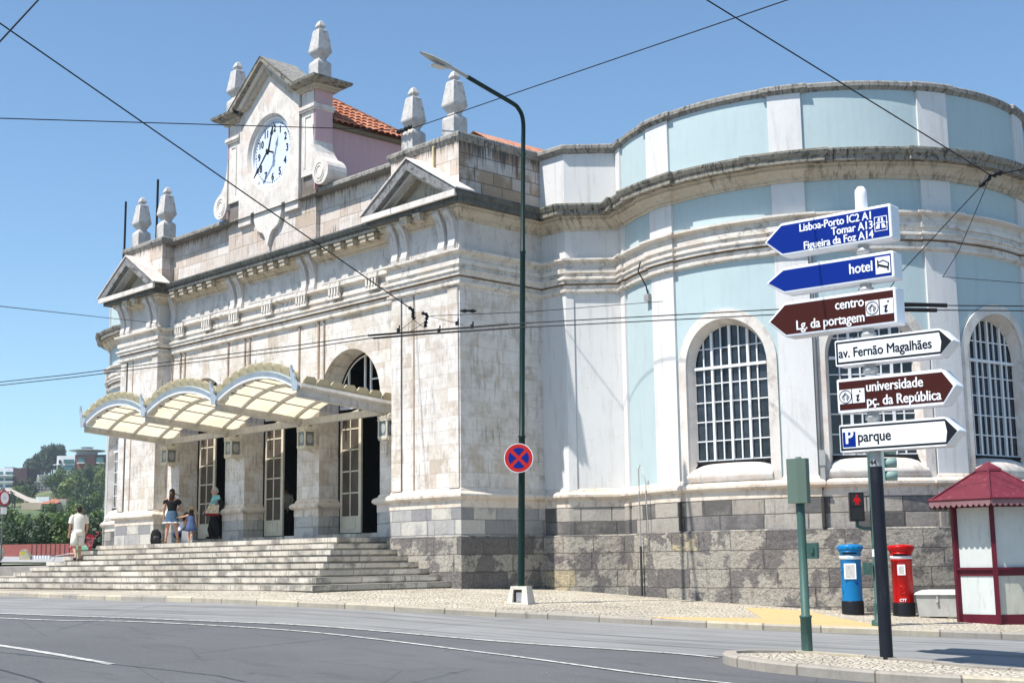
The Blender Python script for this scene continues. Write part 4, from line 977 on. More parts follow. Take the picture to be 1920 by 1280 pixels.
b.add([(-.30,-.24,-.03),(.30,-.24,-.03),(.22,-.17,.42),(-.22,-.17,.42),(-.15,-.235,.03),(.11,-.235,.03),(.10,-.18,.34),(-.14,-.18,.34),(-.15,-.1,.03),(.11,-.1,.03),(.10,-.1,.34),(-.14,-.1,.34)],[(0,1,5,4),(1,2,6,5),(2,3,7,6),(3,0,4,7),(4,5,9,8),(5,6,10,9),(6,7,11,10),(7,4,8,11)]); 
fb=b.build('concrete_foot',CONC,SL); fb.rotation_euler=(0,0,R(22)); fb.scale=(.88,.88,.92)
b=MB(); b.box(-.15,.11,-.12,-.1,.03,.34); ob_=b.build('hatch',simple('hatch',(.07,.06,.06),.9),SL); ob_.rotation_euler=(0,0,R(22)); ob_.scale=(.88,.88,.92)
b=MB(); b.box(-.07,.09,-.15,-.12,.05,.27); ob_=b.build('meter_box',simple('meterbox',(.3,.3,.31),.7),SL); ob_.rotation_euler=(0,0,R(22)); ob_.scale=(.88,.88,.92)
SL.rotation_euler=tuple((Matrix.Rotation(R(1.1),3,Vector((cf.x,cf.y,0)).normalized())).to_euler())
NS=empty('road_sign',(LX,LY,LZ+3.26),R(42)); tag(NS,'round red and blue no stopping sign fixed to the tall dark green lamp post','road sign')
b=MB(); b.lathe([(0,.155),(.335,.155),(.335,.13),(0,.13)],(0,0,0),40,False,'Y'); b.build('sign_plate',WHT,NS)
b=MB(); b.lathe([(0,.157),(.318,.157)],(0,-.001,0),40,False,'Y'); b.build('sign_ring',REDM,NS)
b=MB()
for q in range(4):
    a0=PI/4+q*PI/2; pts=[]
    for k in range(11):
        a=a0+R(11)+(PI/2-R(22))*k/10; pts.append((.235*math.cos(a),-.163,.235*math.sin(a)))
    m_=a0+PI/4; pts.append((.05*math.cos(m_),-.163,.05*math.sin(m_))); b.add(pts,[tuple(range(len(pts)))])
b.build('sign_field',BLU,NS)
b=MB(); b.box(-.03,.03,-.14,-.08,-.15,.15); b.box(-.13,.13,-.13,-.10,.12,.15); b.box(-.13,.13,-.13,-.10,-.15,-.12); b.build('sign_clamp',GALV,NS)
# --- direction signpost
PX,PY=15.17,-4.94; PZ=-.88
th=R(7.1); D_=Vector((math.cos(th),math.sin(th),0)); N_=Vector((math.sin(th),-math.cos(th),0))
DS=empty('direction_signpost',(PX,PY,0)); tag(DS,'tall signpost on the kerb island carrying six arrow-ended direction boards','signpost')
b=MB(); b.lathe([(.098,PZ),(.098,2.02)],(0,0,0),18); b.lathe([(0,2.02),(.098,2.02)],(0,0,0),18,False); b.build('pole_sleeve',NAVY,DS)
b=MB(); b.lathe([(.09,2.0),(.09,6.1)],(0,0,0),18); b.build('pole',GALV,DS)
b=MB(); b.lathe([(.088,6.02),(.095,6.04),(.095,6.28),(.09,6.36),(.05,6.42),(0,6.43)],(0,0,0),18); b.build('pole_cap',WHT,DS)
b=MB(); b.lathe([(.10,PZ+.0),(.16,PZ),(.16,PZ+.015),(.10,PZ+.02)],(0,0,0),16); b.build('base_collar',simple('rust',(.16,.09,.05),.9),DS)
text_obj('pole_number','44',.10,Vector((0,0,2.05))+N_*.093-D_*.0,D_,BLK,DS,bold=.002)
for z in (5.38,4.76,4.05,3.50,2.77): 
    b=MB(); b.lathe([(.09,z-.05),(.12,z-.03),(.12,z+.03),(.09,z+.05)],(0,0,0),16); b.build('pole_collar',GALV,DS)
TH=.16
def P3(s,z,o): return D_*s+N_*o+Vector((0,0,z))
def board(z0,z1,left,fieldmat,lines,border,txtmat,name_label,icons=(),tz=None):
    B=empty('sign_board'); B.parent=DS; B['label']=name_label
    zm=(z0+z1)/2; h=z1-z0
    if left: sh,tip,en=-1.34,-1.66,.55
    else: sh,tip,en=1.20,1.40,-.51
    def outline(ins,ins2=None):
        i2=ins2 if ins2 is not None else ins*1.2
        sg=-1 if left else 1
        o=[(en+sg*ins,z0+ins),(sh-sg*ins*.25,z0+ins),(tip-sg*i2,zm),(sh-sg*ins*.25,z1-ins),(en+sg*ins,z1-ins)]
        # rounded back corners
        return o
    f=lambda x,y,z:tuple(P3(x,z,-y))
    def pr(o,y0,y1,mat,nm,par=B):
        A=sum(o[i][0]*o[(i+1)%len(o)][1]-o[(i+1)%len(o)][0]*o[i][1] for i in range(len(o)))
        if A<0: o=o[::-1]
        b=MB(); b.prism(o,y0,y1,f=f); return b.build(nm,mat,par)
    bo=pr(outline(0),-TH,TH,WHT,'sign_case')
    md=bo.modifiers.new('bevel','BEVEL'); md.width=.03; md.segments=3; md.limit_method='ANGLE'
    if border: 
        pr(outline(.03),-TH-.002,-TH,BLK,'sign_border'); 
        sg=1
        o=outline(.062,.19); pr(o,-TH-.004,-TH-.002,fieldmat,'sign_field')
    else: pr(outline(.045),-TH-.004,-TH,fieldmat,'sign_field')
    for (s,size,x,z,al) in lines:
        text_obj('lettering',s,size,P3(x,z,TH+.006),D_,txtmat,B,bold=.0042,sx=.86,align=al,ext=.001,sp=.98)
    for ic in icons:
        kind,x,z,s_=ic
        wb=WHT if kind!='park' else BLU
        b=MB(); o=[(x,z),(x+s_,z),(x+s_,z+s_*1.1),(x,z+s_*1.1)]; b.prism(o,-TH-.007,-TH-.003,f=f); 
        if kind=='motorway':
            b.build('symbol_plate',WHT,B); b=MB(); e=.012; b.prism([(x+e,z+e),(x+s_-e,z+e),(x+s_-e,z+s_*1.1-e),(x+e,z+s_*1.1-e)],-TH-.009,-TH-.0065,f=f); b.build('symbol_field',BLU,B)
            b=MB(); cx_=x+s_/2; q=lambda pts: b.prism(pts,-TH-.012,-TH-.008,f=f)
            for sg in (-1,1):
                q([(cx_+sg*a,zz) for a,zz in ((.018,z+.04),(.085,z+.04),(.055,z+s_*.55),(.014,z+s_*.55))][::sg]); q([(cx_+sg*a,zz) for a,zz in ((.012,z+s_*.72),(.048,z+s_*.72),(.036,z+s_*1.0),(.010,z+s_*1.0))][::sg])
            q([(x+.03,z+s_*.60),(x+s_-.03,z+s_*.60),(x+s_-.03,z+s_*.68),(x+.03,z+s_*.68)])
            for sg in (-1,1): q([(cx_+sg*a,zz) for a,zz in ((.09,z+s_*.50),(.115,z+s_*.50),(.115,z+s_*.62),(.09,z+s_*.62))][::sg])
            b.build('motorway_symbol',WHT,B)
        elif kind=='info':
            b.build('symbol_plate',WHT,B); b=MB(); q=lambda pts: b.prism([(x+a*s_/.21,z+c*s_/.21) for a,c in pts],-TH-.011,-TH-.007,f=f)
            q([(.118,.178),(.130,.168),(.145,.176),(.148,.192),(.136,.202),(.120,.196)]); q([(.055,.118),(.060,.105),(.085,.108),(.066,.045),(.072,.025),(.098,.022),(.125,.045),(.120,.058),(.100,.048),(.098,.055),(.125,.135),(.110,.138)]); b.build('info_symbol',BLK,B)
        elif kind=='park':
            b.build('symbol_plate',BLU,B); text_obj('symbol','P',.30,P3(x+s_/2,z+.055,TH+.009),D_,WHT,B,bold=.008,sx=.9)
        elif kind=='bed':
            b.build('symbol_plate',WHT,B); b=MB(); q=lambda pts: b.prism(pts,-TH-.011,-TH-.007,f=f)
            q([(x+.03,z+.10),(x+.05,z+.10),(x+.05,z+.22),(x+.03,z+.22)]); q([(x+.03,z+.13),(x+.20,z+.07),(x+.21,z+.10),(x+.05,z+.16)]); q([(x+.05,z+.19),(x+.13,z+.215),(x+.22,z+.16),(x+.215,z+.145),(x+.13,z+.198),(x+.05,z+.175)]); q([(x+.19,z+.04),(x+.21,z+.04),(x+.225,z+.16),(x+.205,z+.16)]); b.build('bed_symbol',BLK,B)
        elif kind=='route':
            b.build('symbol_plate',WHT,B); cx_,cz_=x+s_/2,z+s_*.55
            b=MB(); Q=[P3(cx_+.098*math.cos(a),cz_+.098*math.sin(a),TH+.009) for a in [2*PI*k/28 for k in range(29)]]; b.tube(Q,.006,5)
            for rr in (.062,.036):
                Q=[P3(cx_+a,cz_+c_,TH+.009) for a,c_ in ((-rr*.35,-rr*1.0),(-rr,-rr*.1),(0,rr),(rr,-rr*.1),(rr*.35,-rr*1.0))]; b.tube(Q,.006,5)
            b.build('route_symbol',BLK,B)
    return B
board(5.48,6.03,True,BLU,[('Lisboa-Porto IC2 A1',.178,.25,5.835,'RIGHT'),('Tomar A13',.178,.25,5.685,'RIGHT'),('Figueira da Foz A14',.178,.25,5.535,'RIGHT')],False,WHT,'blue board with three lines of white place names and a motorway symbol',[('motorway',.27,5.62,.21)])
board(4.86,5.29,True,BLU,[('hotel',.23,.21,5.02,'RIGHT')],False,WHT,'blue board reading hotel with a bed symbol',[('bed',.25,4.95,.24)])
board(4.15,4.72,True,BRN,[('centro',.215,.03,4.49,'RIGHT'),('Lg. da portagem',.215,.03,4.25,'RIGHT')],False,WHT,'brown board reading centro with a route symbol',[('route',.05,4.32,.215),('info',.285,4.32,.215)])
board(3.59,4.00,False,WHT,[('av. Fernão Magalhães',.21,-.44,3.72,'LEFT')],True,BLK,'white board with black edge and a street name')
board(2.86,3.39,False,BRN,[('universidade',.215,-.02,3.16,'LEFT'),('pç. da República',.215,-.02,2.94,'LEFT')],False,WHT,'brown board reading universidade with two symbols',[('route',-.46,3.0,.20),('info',-.245,3.0,.20)])
board(2.25,2.68,False,WHT,[('parque',.23,-.20,2.40,'LEFT')],True,BLK,'lowest white board reading parque with a blue parking symbol',[('park',-.44,2.33,.21)])
# --- signal on the green post (seen from behind)
def lightpost(x,y,name,label):
    e=empty(name,(x,y,g(x,y))); tag(e,label,'traffic light','traffic signals'); return e
GP1=lightpost(14.07,-5.38,'traffic_light','green post on the kerb island with a ribbed green signal box seen from behind'); GP1.rotation_euler=(0,0,R(20))
b=MB(); b.lathe([(.085,-.05),(.085,.52),(.095,.53),(.095,.56),(.066,.57),(.066,2.3)],(0,0,0),18); b.build('post',GREEN,GP1)
b=MB(); o=[(-.165,-.11),(-.165,.02),(-.10,.13),(.02,.145),(.13,.10),(.17,-.02),(.14,-.12),(.0,-.14)]
b.add([(a,c_,z) for z in(2.27,2.96) for a,c_ in o],[tuple(range(8))[::-1],tuple(range(8,16))]+[(i,(i+1)%8,(i+1)%8+8,i+8) for i in range(8)]); b.lathe([(.05,2.95),(.05,2.99),(0,3.0)],(0,0,0),10); 
b.box(-.168,-.16,-.1,.0,2.6,2.61); b.build('signal_box',simple('signal_green',(.12,.17,.135),.5,var=.05),GP1)
b=MB(); b.box(.08,.24,-.07,.07,1.42,1.66); b.lathe([(.03,1.5),(.03,1.58)],(.17,-.07,0),8,False); b.build('push_button_box',GREEN,GP1)
# --- pedestrian signal near the pillar boxes
GP2=lightpost(11.55,.78,'traffic_light','green signal post by the red pillar box with a lit red walking figure'); GP2.rotation_euler=(0,0,R(40))
b=MB(); b.lathe([(.15,-.03),(.15,.10),(.125,.12),(.09,.13),(.09,.42),(.095,.44),(.066,.46),(.062,3.5)],(0,0,0),16); b.build('post',GREEN,GP2)
b=MB(); b.box(-.47,-.19,-.16,.04,2.05,2.62); hb=b.build('signal_head',BLK,GP2)
b=MB(); b.tube([(-.33,-.05,2.06),(-.33,-.05,1.95),(-.2,-.05,1.90),(0,0,1.90)],.035,8); b.build('bracket',GREEN,GP2)
b=MB(); b.box(-.445,-.215,-.163,-.16,2.35,2.59); b.box(-.445,-.215,-.163,-.16,2.08,2.32); b.build('signal_lens',simple('lens_black',(.02,.02,.022),.25),GP2)
t=NT('red_led'); em=t.n('Emission',{0:(.75,.02,.03,1),1:.55}); t.t.links.new(em.outputs[0],t.out.inputs[0])
b=MB(); fx=-.33;fz=2.375
def fig(o): b.prism([(fx+a*.75,fz+z*.75) for a,z in o],-.167,-.164)
fig([(-.02,.21),(.02,.21),(.03,.24),(0,.27),(-.03,.24)]); fig([(-.03,.11),(.03,.11),(.05,.19),(-.05,.19)]); fig([(-.05,.19),(-.03,.11),(-.075,.07),(-.10,.10),(-.07,.16)]); fig([(.05,.19),(.07,.16),(.10,.10),(.075,.07),(.03,.11)]); fig([(-.03,.11),(0,.11),(-.01,.0),(-.05,.0)]); fig([(0,.11),(.03,.11),(.06,.0),(.02,.0)])
b.build('red_figure',t.m,GP2)
b=MB()
for k in range(3):
    z=2.95+k*.26; b.lathe([(.0,-.0),(.10,0),(.10,.26),(.095,.26),(.095,.02)],(.26,.1,z),14,True,'X')
b.box(.1,.27,-.02,.24,2.83,3.60); b.build('signal_hoods',simple('hood',(.25,.36,.33),.5),GP2)
b=MB(); b.box(-.26,-.08,-.08,.08,1.0,1.24); b.build('push_button_box',GREEN,GP2)
b=MB(); 
for z0,z1 in ((1.35,1.5),): b.lathe([(.068,z0),(.068,z1)],(0,0,0),12,True,'Z',-PI,-PI/2)
b.build('sticker',WHT,GP2)
# --- pillar boxes
def pillarbox(x,y,col,label,blue):
    e=empty('pillar_box',(x,y,g(x,y)),R(28)); tag(e,label,'post box','cylindrical post boxes by the station wall')
    m=simple('post_'+('blue' if blue else 'red'),col,.3,var=.06)
    b=MB(); b.lathe([(.245,-.05),(.245,.28),(.235,.30)],(0,0,0),28); b.build('base',BLK,e)
    b=MB(); 
    if blue: pr=[(.225,.28),(.225,1.18),(.235,1.2),(.235,1.36),(.265,1.40),(.275,1.43),(.275,1.50),(.25,1.53),(0,1.55)]
    else: pr=[(.225,.28),(.225,1.20),(.245,1.21),(.245,1.24),(.235,1.25),(.235,1.38),(.25,1.40),(.30,1.50),(.30,1.53),(.28,1.55),(0,1.58)]
    b.lathe(pr,(0,0,0),28); b.build('body',m,e)
    if blue:
        b=MB()
        m_=84; P=[((.27+.014*abs(math.cos(7*2*PI*k/m_))+dr)*math.cos(2*PI*k/m_),(.27+.014*abs(math.cos(7*2*PI*k/m_))+dr)*math.sin(2*PI*k/m_),z) for z,dr in ((1.425,-.01),(1.44,.008),(1.49,.008),(1.505,-.01)) for k in range(m_)]
        b.add(P,[(i*m_+k,i*m_+(k+1)%m_,(i+1)*m_+(k+1)%m_,(i+1)*m_+k) for i in range(3) for k in range(m_)])
        b.build('cap_beading',m,e)
    b=MB(); z0,z1=(1.21,1.29) if blue else (1.25,1.32); b.lathe([(.238,z0),(.241,z0),(.241,z1),(.238,z1)],(0,0,0),28); b.build('white_band',WHT,e)
    b=MB(); b.lathe([(.243,1.325),(.243,1.365)],(0,0,0),14,True,'Z',-PI*.72,-PI*.28); b.build('letter_slot',BLK,e)
    b=MB(); b.lathe([(.243,1.37),(.275,1.365),(.275,1.38),(.243,1.40)],(0,0,0),14,True,'Z',-PI*.74,-PI*.26); b.build('slot_hood',m,e)
    w_,za,zb=(.13,.78,1.12) if blue else (.085,.90,1.13)
    b=MB(); b.box(-w_,w_,-.245,-.2,za,zb); nf=b.build('notice_frame',WHT,e); b=MB(); b.box(-w_+.03,w_-.03,-.248,-.244,za+.03,zb-.03); b.build('notice',simple('notice_paper',(.50,.50,.48),.4,var=.2,sc=20),nf)
    if blue:
        b=MB(); b.box(-.2,-.16,-.16,-.12,.5,.56); b.box(-.2,-.16,-.16,-.12,.95,1.01); b.lathe([(.228,.3),(.228,1.17)],(0,0,0),3,True,'Z',-PI*.83,-PI*.81); b.build('door_hinge',m,e)
        b=MB(); b.lathe([(0,.0),(.03,.0),(.03,.02),(0,.02)],(.14,-.2,.68),8,False,'Y'); b.build('lock',BLU,e)
        b=MB(); b.add([(-.09,-.2425,1.215),(.09,-.2425,1.215),(0,-.2455,1.285)],[(0,1,2)]); b.build('band_mark',simple('bandmark',(.45,.62,.75),.5),e)
    else:
        b=MB(); Q=[]
        for k in range(40):
            a=2*PI*k/39; s_=.055*math.sin(2*a); zz=.58+.085*math.cos(a); Q.append((s_,-.228,zz))
        b.tube(Q,.012,5); b.tube([(-.05,-.222,.5),(-.06,-.226,.6),(0,-.23,.66),(.06,-.226,.6),(.05,-.222,.5)],.010,5); b.build('crest',m,e)
        text_obj('lettering','CTT',.085,(0,-.232,.325),(1,0,0),WHT,e,bold=.004,sx=.9)
    return e
pillarbox(9.30,3.38,(.004,.17,.42),'blue pillar post box with white band and framed notice beside the station wall',True)
pillarbox(10.08,4.21,(.46,.004,.004),'red pillar post box with raised crest standing between signpost and grey bin',False)
# --- grit box
gb=empty('grit_bin',(10.82,4.45,g(10.8,4.4)),R(16)); tag(gb,'low grey lidded utility box between the red post box and the kiosk','utility box')
GB=simple('grey_box',(.40,.40,.38),.8,var=.15,dirt=(.25,.24,.2)); GL=simple('grey_lid',(.58,.59,.58),.7,var=.15,dirt=(.3,.3,.28))
b=MB(); b.add([(-.40,-.25,0.03),(.42,-.25,.03),(.42,.3,.03),(-.40,.3,.03),(-.44,-.28,.5),(.46,-.28,.5),(.46,.3,.5),(-.44,.3,.5)],[(0,3,2,1),(0,1,5,4),(1,2,6,5),(2,3,7,6),(3,0,4,7)]); b.build('box_body',GB,gb)
b=MB(); b.add([(-.47,-.32,.5),(.49,-.32,.5),(.49,.33,.52),(-.47,.33,.52),(-.44,-.30,.55),(.46,-.30,.55),(.44,.3,.60),(-.42,.3,.60)],[(4,5,6,7),(0,1,5,4),(1,2,6,5),(2,3,7,6),(3,0,4,7),(0,3,2,1)]); b.build('lid',GL,gb)
b=MB(); b.box(.0,.05,-.30,-.28,.36,.5); b.sphere((.025,-.31,.34),(.03,.02,.04),6); b.build('padlock',GALV,gb)
b=MB(); b.box(-.38,-.2,-.2,.2,-.05,.04); b.box(.2,.38,-.2,.2,-.05,.04); b.build('box_feet',CONC,gb)
# --- kiosk
_k=at(1873,1165,27.6); _d=Vector((_k.x-CP.x,_k.y-CP.y,0)).normalized(); RK=.87; KX,KY=_k.x+_d.x*RK,_k.y+_d.y*RK; KZ=_k.z
MAR=simple('kiosk_maroon',(.10,.008,.02),.4,var=.1); MRF=simple('kiosk_roof',(.135,.02,.033),.55,var=.12,dirt=(.28,.09,.10)); PAN=simple('kiosk_panel',(.56,.59,.57),.6,var=.05,sc=2,dirt=(.38,.38,.34)); PLK=simple('kiosk_plank',(.50,.49,.42),.7,var=.1,dirt=(.30,.28,.22))
kq=empty('kiosk',(KX,KY,KZ)); tag(kq,'small six-sided maroon and white street kiosk with a scalloped pointed roof','kiosk')
# corners from the photo: facing corner at (12.66,3.39), next corner (11.39,4.13)
n8=6; a0=math.atan2(-_d.y,-_d.x)
cor=[(RK*math.cos(a0-2*PI*k/n8),RK*math.sin(a0-2*PI*k/n8)) for k in range(n8)]
def kp(k,r=1.): c_=cor[k%n8]; return Vector((c_[0]*r,c_[1]*r,0))
up=lambda z: Vector((0,0,z))
for k in range(n8):
    b=MB(); p=kp(k); b.obox(p+up(1.2),.05,.05,1.25,math.atan2(p.y,p.x)); b.build('corner_post',MAR,kq)
for k in range(n8):
    a,c_=kp(k,.985),kp(k+1,.985)
    for nm,z0,z1,m_,r_ in (('sill_rail',-.15,.14,MAR,1.),('lower_panel',.14,.93,PAN if k!=5 else PLK,.985),('counter_rail',.92,1.04,MAR,1.01),('counter_ledge',1.04,1.09,MAR,1.07),('upper_panel',1.09,2.32,PAN,.98),('head_rail',2.32,2.46,MAR,1.)):
        A_,B_=kp(k,r_),kp(k+1,r_); b=MB(); b.add([A_+up(z0),B_+up(z0),B_+up(z1),A_+up(z1),A_*.93+up(z0),B_*.93+up(z0),B_*.93+up(z1),A_*.93+up(z1)],[(1,0,3,2),(4,5,6,7),(3,7,6,2),(0,1,5,4)]); b.build(nm,m_,kq)
b=MB(); ov=1.62; P=[kp(k,ov)+up(2.46) for k in range(n8)]+[kp(k,.26)+up(3.12) for k in range(n8)]
b.add(P,[(k,k+n8,(k+1)%n8+n8,(k+1)%n8) for k in range(n8)]); b.add([kp(k,ov)+up(2.45) for k in range(n8)],[tuple(range(n8))]); b.build('roof',MRF,kq)
b=MB(); P=[kp(k,.36)+up(3.09) for k in range(n8)]+[kp(k,.34)+up(3.14) for k in range(n8)]+[Vector((0,0,3.31))]
b.add(P,[(k,k+n8,(k+1)%n8+n8,(k+1)%n8) for k in range(n8)]+[(k+n8,2*n8,(k+1)%n8+n8) for k in range(n8)]); b.build('roof_cap',MRF,kq)
for k in range(n8):
    b=MB(); b.tube([kp(k,ov)+up(2.48),kp(k,.27)+up(3.13)],.022,6); b.build('roof_rib',MRF,kq)
    A_,B_=kp(k,ov),kp(k+1,ov); dd=(B_-A_); L=dd.length; 
    pts=[A_+up(2.345),B_+up(2.345)]; ns=11
    low=[]
    for j in range(ns*8+1):
        u_=j/(ns*8); low.append(A_+dd*u_+up(2.38-.06*abs(math.sin(PI*ns*u_))))
    topp=[A_+dd*(j/(ns*8))+up(2.475) for j in range(ns*8+1)]
    b=MB(); m_=len(low); b.add(low+topp,[(j+1,j,j+m_,j+1+m_) for j in range(m_-1)]); nd=dd.normalized().cross(up(1))*-.012; b.add([v+nd for v in low]+[v+nd for v in topp],[(j,j+1,j+1+m_,j+m_) for j in range(m_-1)]); b.build('scalloped_valance',simple('valance',(.24,.13,.14),.6),kq)
    b=MB(); b.tube([A_*1.005+up(2.48),B_*1.005+up(2.48)],.03,6); b.build('eave_trim',MRF,kq)
# ================================================================= wires, pipes, rods
WIRE=simple('wire_black',(.012,.012,.013),.5,var=0)
def wire(path,r_,label,group='overhead wires',sub=6,name='overhead_wire'):
    b=MB(); p=[tuple(v) for v in path]; b.tube(p,r_,6); o=b.build(name,WIRE); tag(o,label,'wire',group); return o
def wz(px,z=5.3): return [onz(x,y,z) for x,y in px]
Wa=wz([(0,716),(130,702),(560,647),(700,627),(985,605.5),(1456,580),(1778,572.6),(1920,573.8)]); Wa=[Wa[0]+(Wa[0]-Wa[1])*3]+Wa+[Wa[-1]+(Wa[-1]-Wa[-2])*4]
Wb=wz([(0,722),(130,708),(560,654.7),(700,633),(985,613.5),(1446,590),(1757,581.3),(1920,582.5)]); Wb=[Wb[0]+(Wb[0]-Wb[1])*3]+Wb+[Wb[-1]+(Wb[-1]-Wb[-2])*4]
wire(Wa,.011,'upper of the two long trolley wires crossing the facade below the clock gable'); wire(Wb,.011,'lower of the two long trolley wires crossing the facade below the clock gable')
def ptube(path,r_,name,mat,label,cat,group=None,n=8):
    b=MB(); b.tube([tuple(v) for v in path],r_,n); o=b.build(name,mat); tag(o,label,cat,group); return o
ptube(wz([(690,629),(800,620),(953,607.5)],5.31),.022,'wire_bar',WIRE,'upper black stiffening bar on the trolley wires left of the lamp post','wire bar','stiffening bars on the trolley wires')
ptube(wz([(700,634),(800,625.5),(975,613.5)],5.31),.022,'wire_bar',WIRE,'lower black stiffening bar on the trolley wires left of the lamp post','wire bar','stiffening bars on the trolley wires')
ptube(wz([(1690,570.5),(1775,572.5)],5.31),.04,'wire_bar',WIRE,'upper thick black bar on the trolley wires right of the brown sign','wire bar','stiffening bars on the trolley wires')
ptube(wz([(1690,580.5),(1756,581.5)],5.31),.04,'wire_bar',WIRE,'lower thick black bar on the trolley wires right of the brown sign','wire bar','stiffening bars on the trolley wires')
A=at(0,44,21); Bp=at(768,577,28.2); wire([A+(A-Bp)*.35,A,Bp],.012,'long diagonal span wire falling from the upper left to the trolley fittings')
OBL=Vector((-2.32,.1,12.70)); A=at(0,222,30); wire([A+(A-OBL)*.3,A,OBL],.013,'nearly level span wire passing across the clock face to the obelisk')
A=at(1477,0,27); wire([OBL+Vector((.25,0,0)),A,A+(A-OBL)*.3],.013,'span wire rising from the obelisk to the top right of the sky')
KN=at(1858,329,26); A=at(1325,0,21); wire([A+(A-KN)*.3,A,KN],.012,'diagonal span wire falling across the round wing cornice to a knot')
A=at(1925,316,26.5); wire([KN,A,A+(A-KN)*3],.014,'short wire running right from the knot by the round wing cornice')
wire([KN,at(1690,510,27.5),at(1560,690,29)],.009,'thin wire dropping left from the knot behind the direction boards')
HK=at(1768,519,32.4); wire([KN,at(1798,470,30.5),HK],.009,'thin wire dropping from the knot to a hook on the white pilaster'); A=at(1925,531,30); wire([HK,A,A+(A-HK)],.009,'wire running right from the hook on the white pilaster')
A=at(0,574,30); HL=Vector((-15.6,-.05,8.95)); wire([A+(A-HL)*.4,A,HL],.010,'thin wire running from the left edge to the left pavilion')
A=at(0,78,14);B_=at(72,0,15); wire([A+(A-B_)*2,B_+(B_-A)*2],.010,'short black wire cutting the top left corner of the sky')
HP=at(1243,565,33.6); wire([at(808,592,28),at(985,585,30.5),HP],.008,'thin span wire from the trolley fittings to a hook on the first white pilaster')
def shw(px,h=5.5): # wires left of the frame that throw the thin shadows on the tarmac
    q=[onz(x,y,-.62) for x,y in px]; s_=h/math.tan(R(60)); q=[v+Vector((-.165*s_,-.986*s_,h)) for v in q]; return [q[0]+(q[0]-q[1])*.6]+q
wire(shw([(0,1229),(190,1240),(400,1252),(450,1259)]),.02,'trolley wire overhead left of the view, seen only by its shadow on the tarmac','trolley wires beyond the left edge')
wire(shw([(0,1252),(60,1263),(105,1280)]),.02,'second trolley wire overhead left of the view, seen by its shadow near the bottom corner','trolley wires beyond the left edge')
# fittings of the trolley suspension
def fitting(name,pts,label,r0=.03):
    e=empty(name,pts[0]); tag(e,label,'wire fitting','black trolley wire fittings'); rnd=random.Random(len(label))
    for i,(p,q) in enumerate(zip(pts[:-1],pts[1:])):
        b=MB(); p=Vector(p)-pts[0];q=Vector(q)-pts[0]; b.tube([p,p.lerp(q,.3),p.lerp(q,.5),p.lerp(q,.8),q],[r0*.5,r0*1.6,r0*.8,r0*1.5,r0*.5],7); b.build('insulator' if i%2==0 else 'hanger',WIRE,e)
    return e
D0=28.2
fitting('wire_fitting',[at(766,575,D0),at(776,583,D0),at(773,590,D0),at(777,599,D0)],'left of the two hanging black fittings above the trolley wires')
fitting('wire_fitting',[at(790,586,D0),at(802,590,D0),at(799,600,D0),at(797,614,D0)],'right of the two hanging black fittings above the trolley wires')
for i,(a_,b_,lb) in enumerate((((776,599),(747,622),'thin stay slanting left from the hanging fittings'),((776,600),(797,616),'thin stay slanting right from the left hanging fitting'),((802,592),(868,609),'thin stay slanting right from the right hanging fitting'),((799,603),(765,624),'thin stay crossing left below the right hanging fitting'))):
    wire([at(*a_,D0),at(*b_,27.6)],.006,lb,'stays of the trolley fittings')
for x,y,lb in ((747,619,'small black clamp at the left end of the trolley bars'),(857,606,'small black clamp on the upper trolley bar'),(823,619,'small black clamp between the two trolley bars'),(885,612,'small black clamp near the right end of the trolley bars')):
    b=MB(); c_=onz(x,y,5.32); b.obox(c_,.03,.02,.04); b.obox(c_+Vector((.02,.01,.06)),.01,.01,.04); tag(b.build('wire_clamp',WIRE),lb,'clamp','clamps on the trolley bars')
fitting('wire_fitting',[at(862,582,29.3),at(893,583,29.3)],'row of black beads on the thin wire left of the lamp post')
fitting('wire_fitting',[at(1836,350,26),KN,at(1880,322,26)],'rusty knotted insulator joining wires beside the round wing cornice',.045)
fitting('wire_fitting',[OBL+Vector((-.35,-.08,.0)),OBL+Vector((0,-.12,-.02)),OBL+Vector((.35,-.1,.02))],'dark clamp with beads wrapped round the second obelisk',.05)
def plan(th,r_): return arcp(th,r_)
p=arcp(-108,5.66); zt=8.3
ptube([(*arcp(-107.5,5.80),8.35),(*arcp(-108,5.85),8.1),(*arcp(-107,5.68),7.7),(*arcp(-106.5,5.66),7.45)],.018,'wall_cable',WIRE,'short black cable looping down to a small box below the architrave','cable')
b=MB(); c_=arcp(-106.5,5.68); b.obox((c_[0],c_[1],7.38),.10,.05,.09,R(-15)); tag(b.build('junction_box',GALV),'small grey junction box on the pale blue wall beside the first pilaster','junction box')
P_=arcp(-110.5,5.86); zz=g(*P_)
ptube([(*P_,zz),(*P_,1.0)],.03,'drainpipe_or_shade_rod',simple('pipe_dark',(.05,.05,.05),.6),'dark lower drain hose standing against the rough stone plinth','pipe')
ptube([(*P_,1.0),(*P_,2.95),(*arcp(-109.8,5.84),3.08),(*arcp(-108.6,5.76),2.6),(*arcp(-108.2,5.80),2.3),(*arcp(-108.4,5.74),1.35)],.016,'drainpipe_or_shade_rod',GALV,'thin grey pipe bent over at the top beside the pale blue strip','pipe')
PD=arcp(-58.0,5.70)
ptube([(*PD,7.9),(*PD,2.2)],.035,'drainpipe_or_shade_rod',simple('pipe_grey',(.16,.16,.165),.6),'tall grey downpipe beside the pilaster between the first two windows','pipe')
b=MB(); c_=arcp(-57.6,5.74); b.obox((c_[0],c_[1],2.95),.07,.06,.18,R(30)); b.obox((c_[0],c_[1],2.6),.05,.04,.24,R(30)); tag(b.build('junction_box',GALV),'grey conduit box on the wall left of the second window sill','junction box')
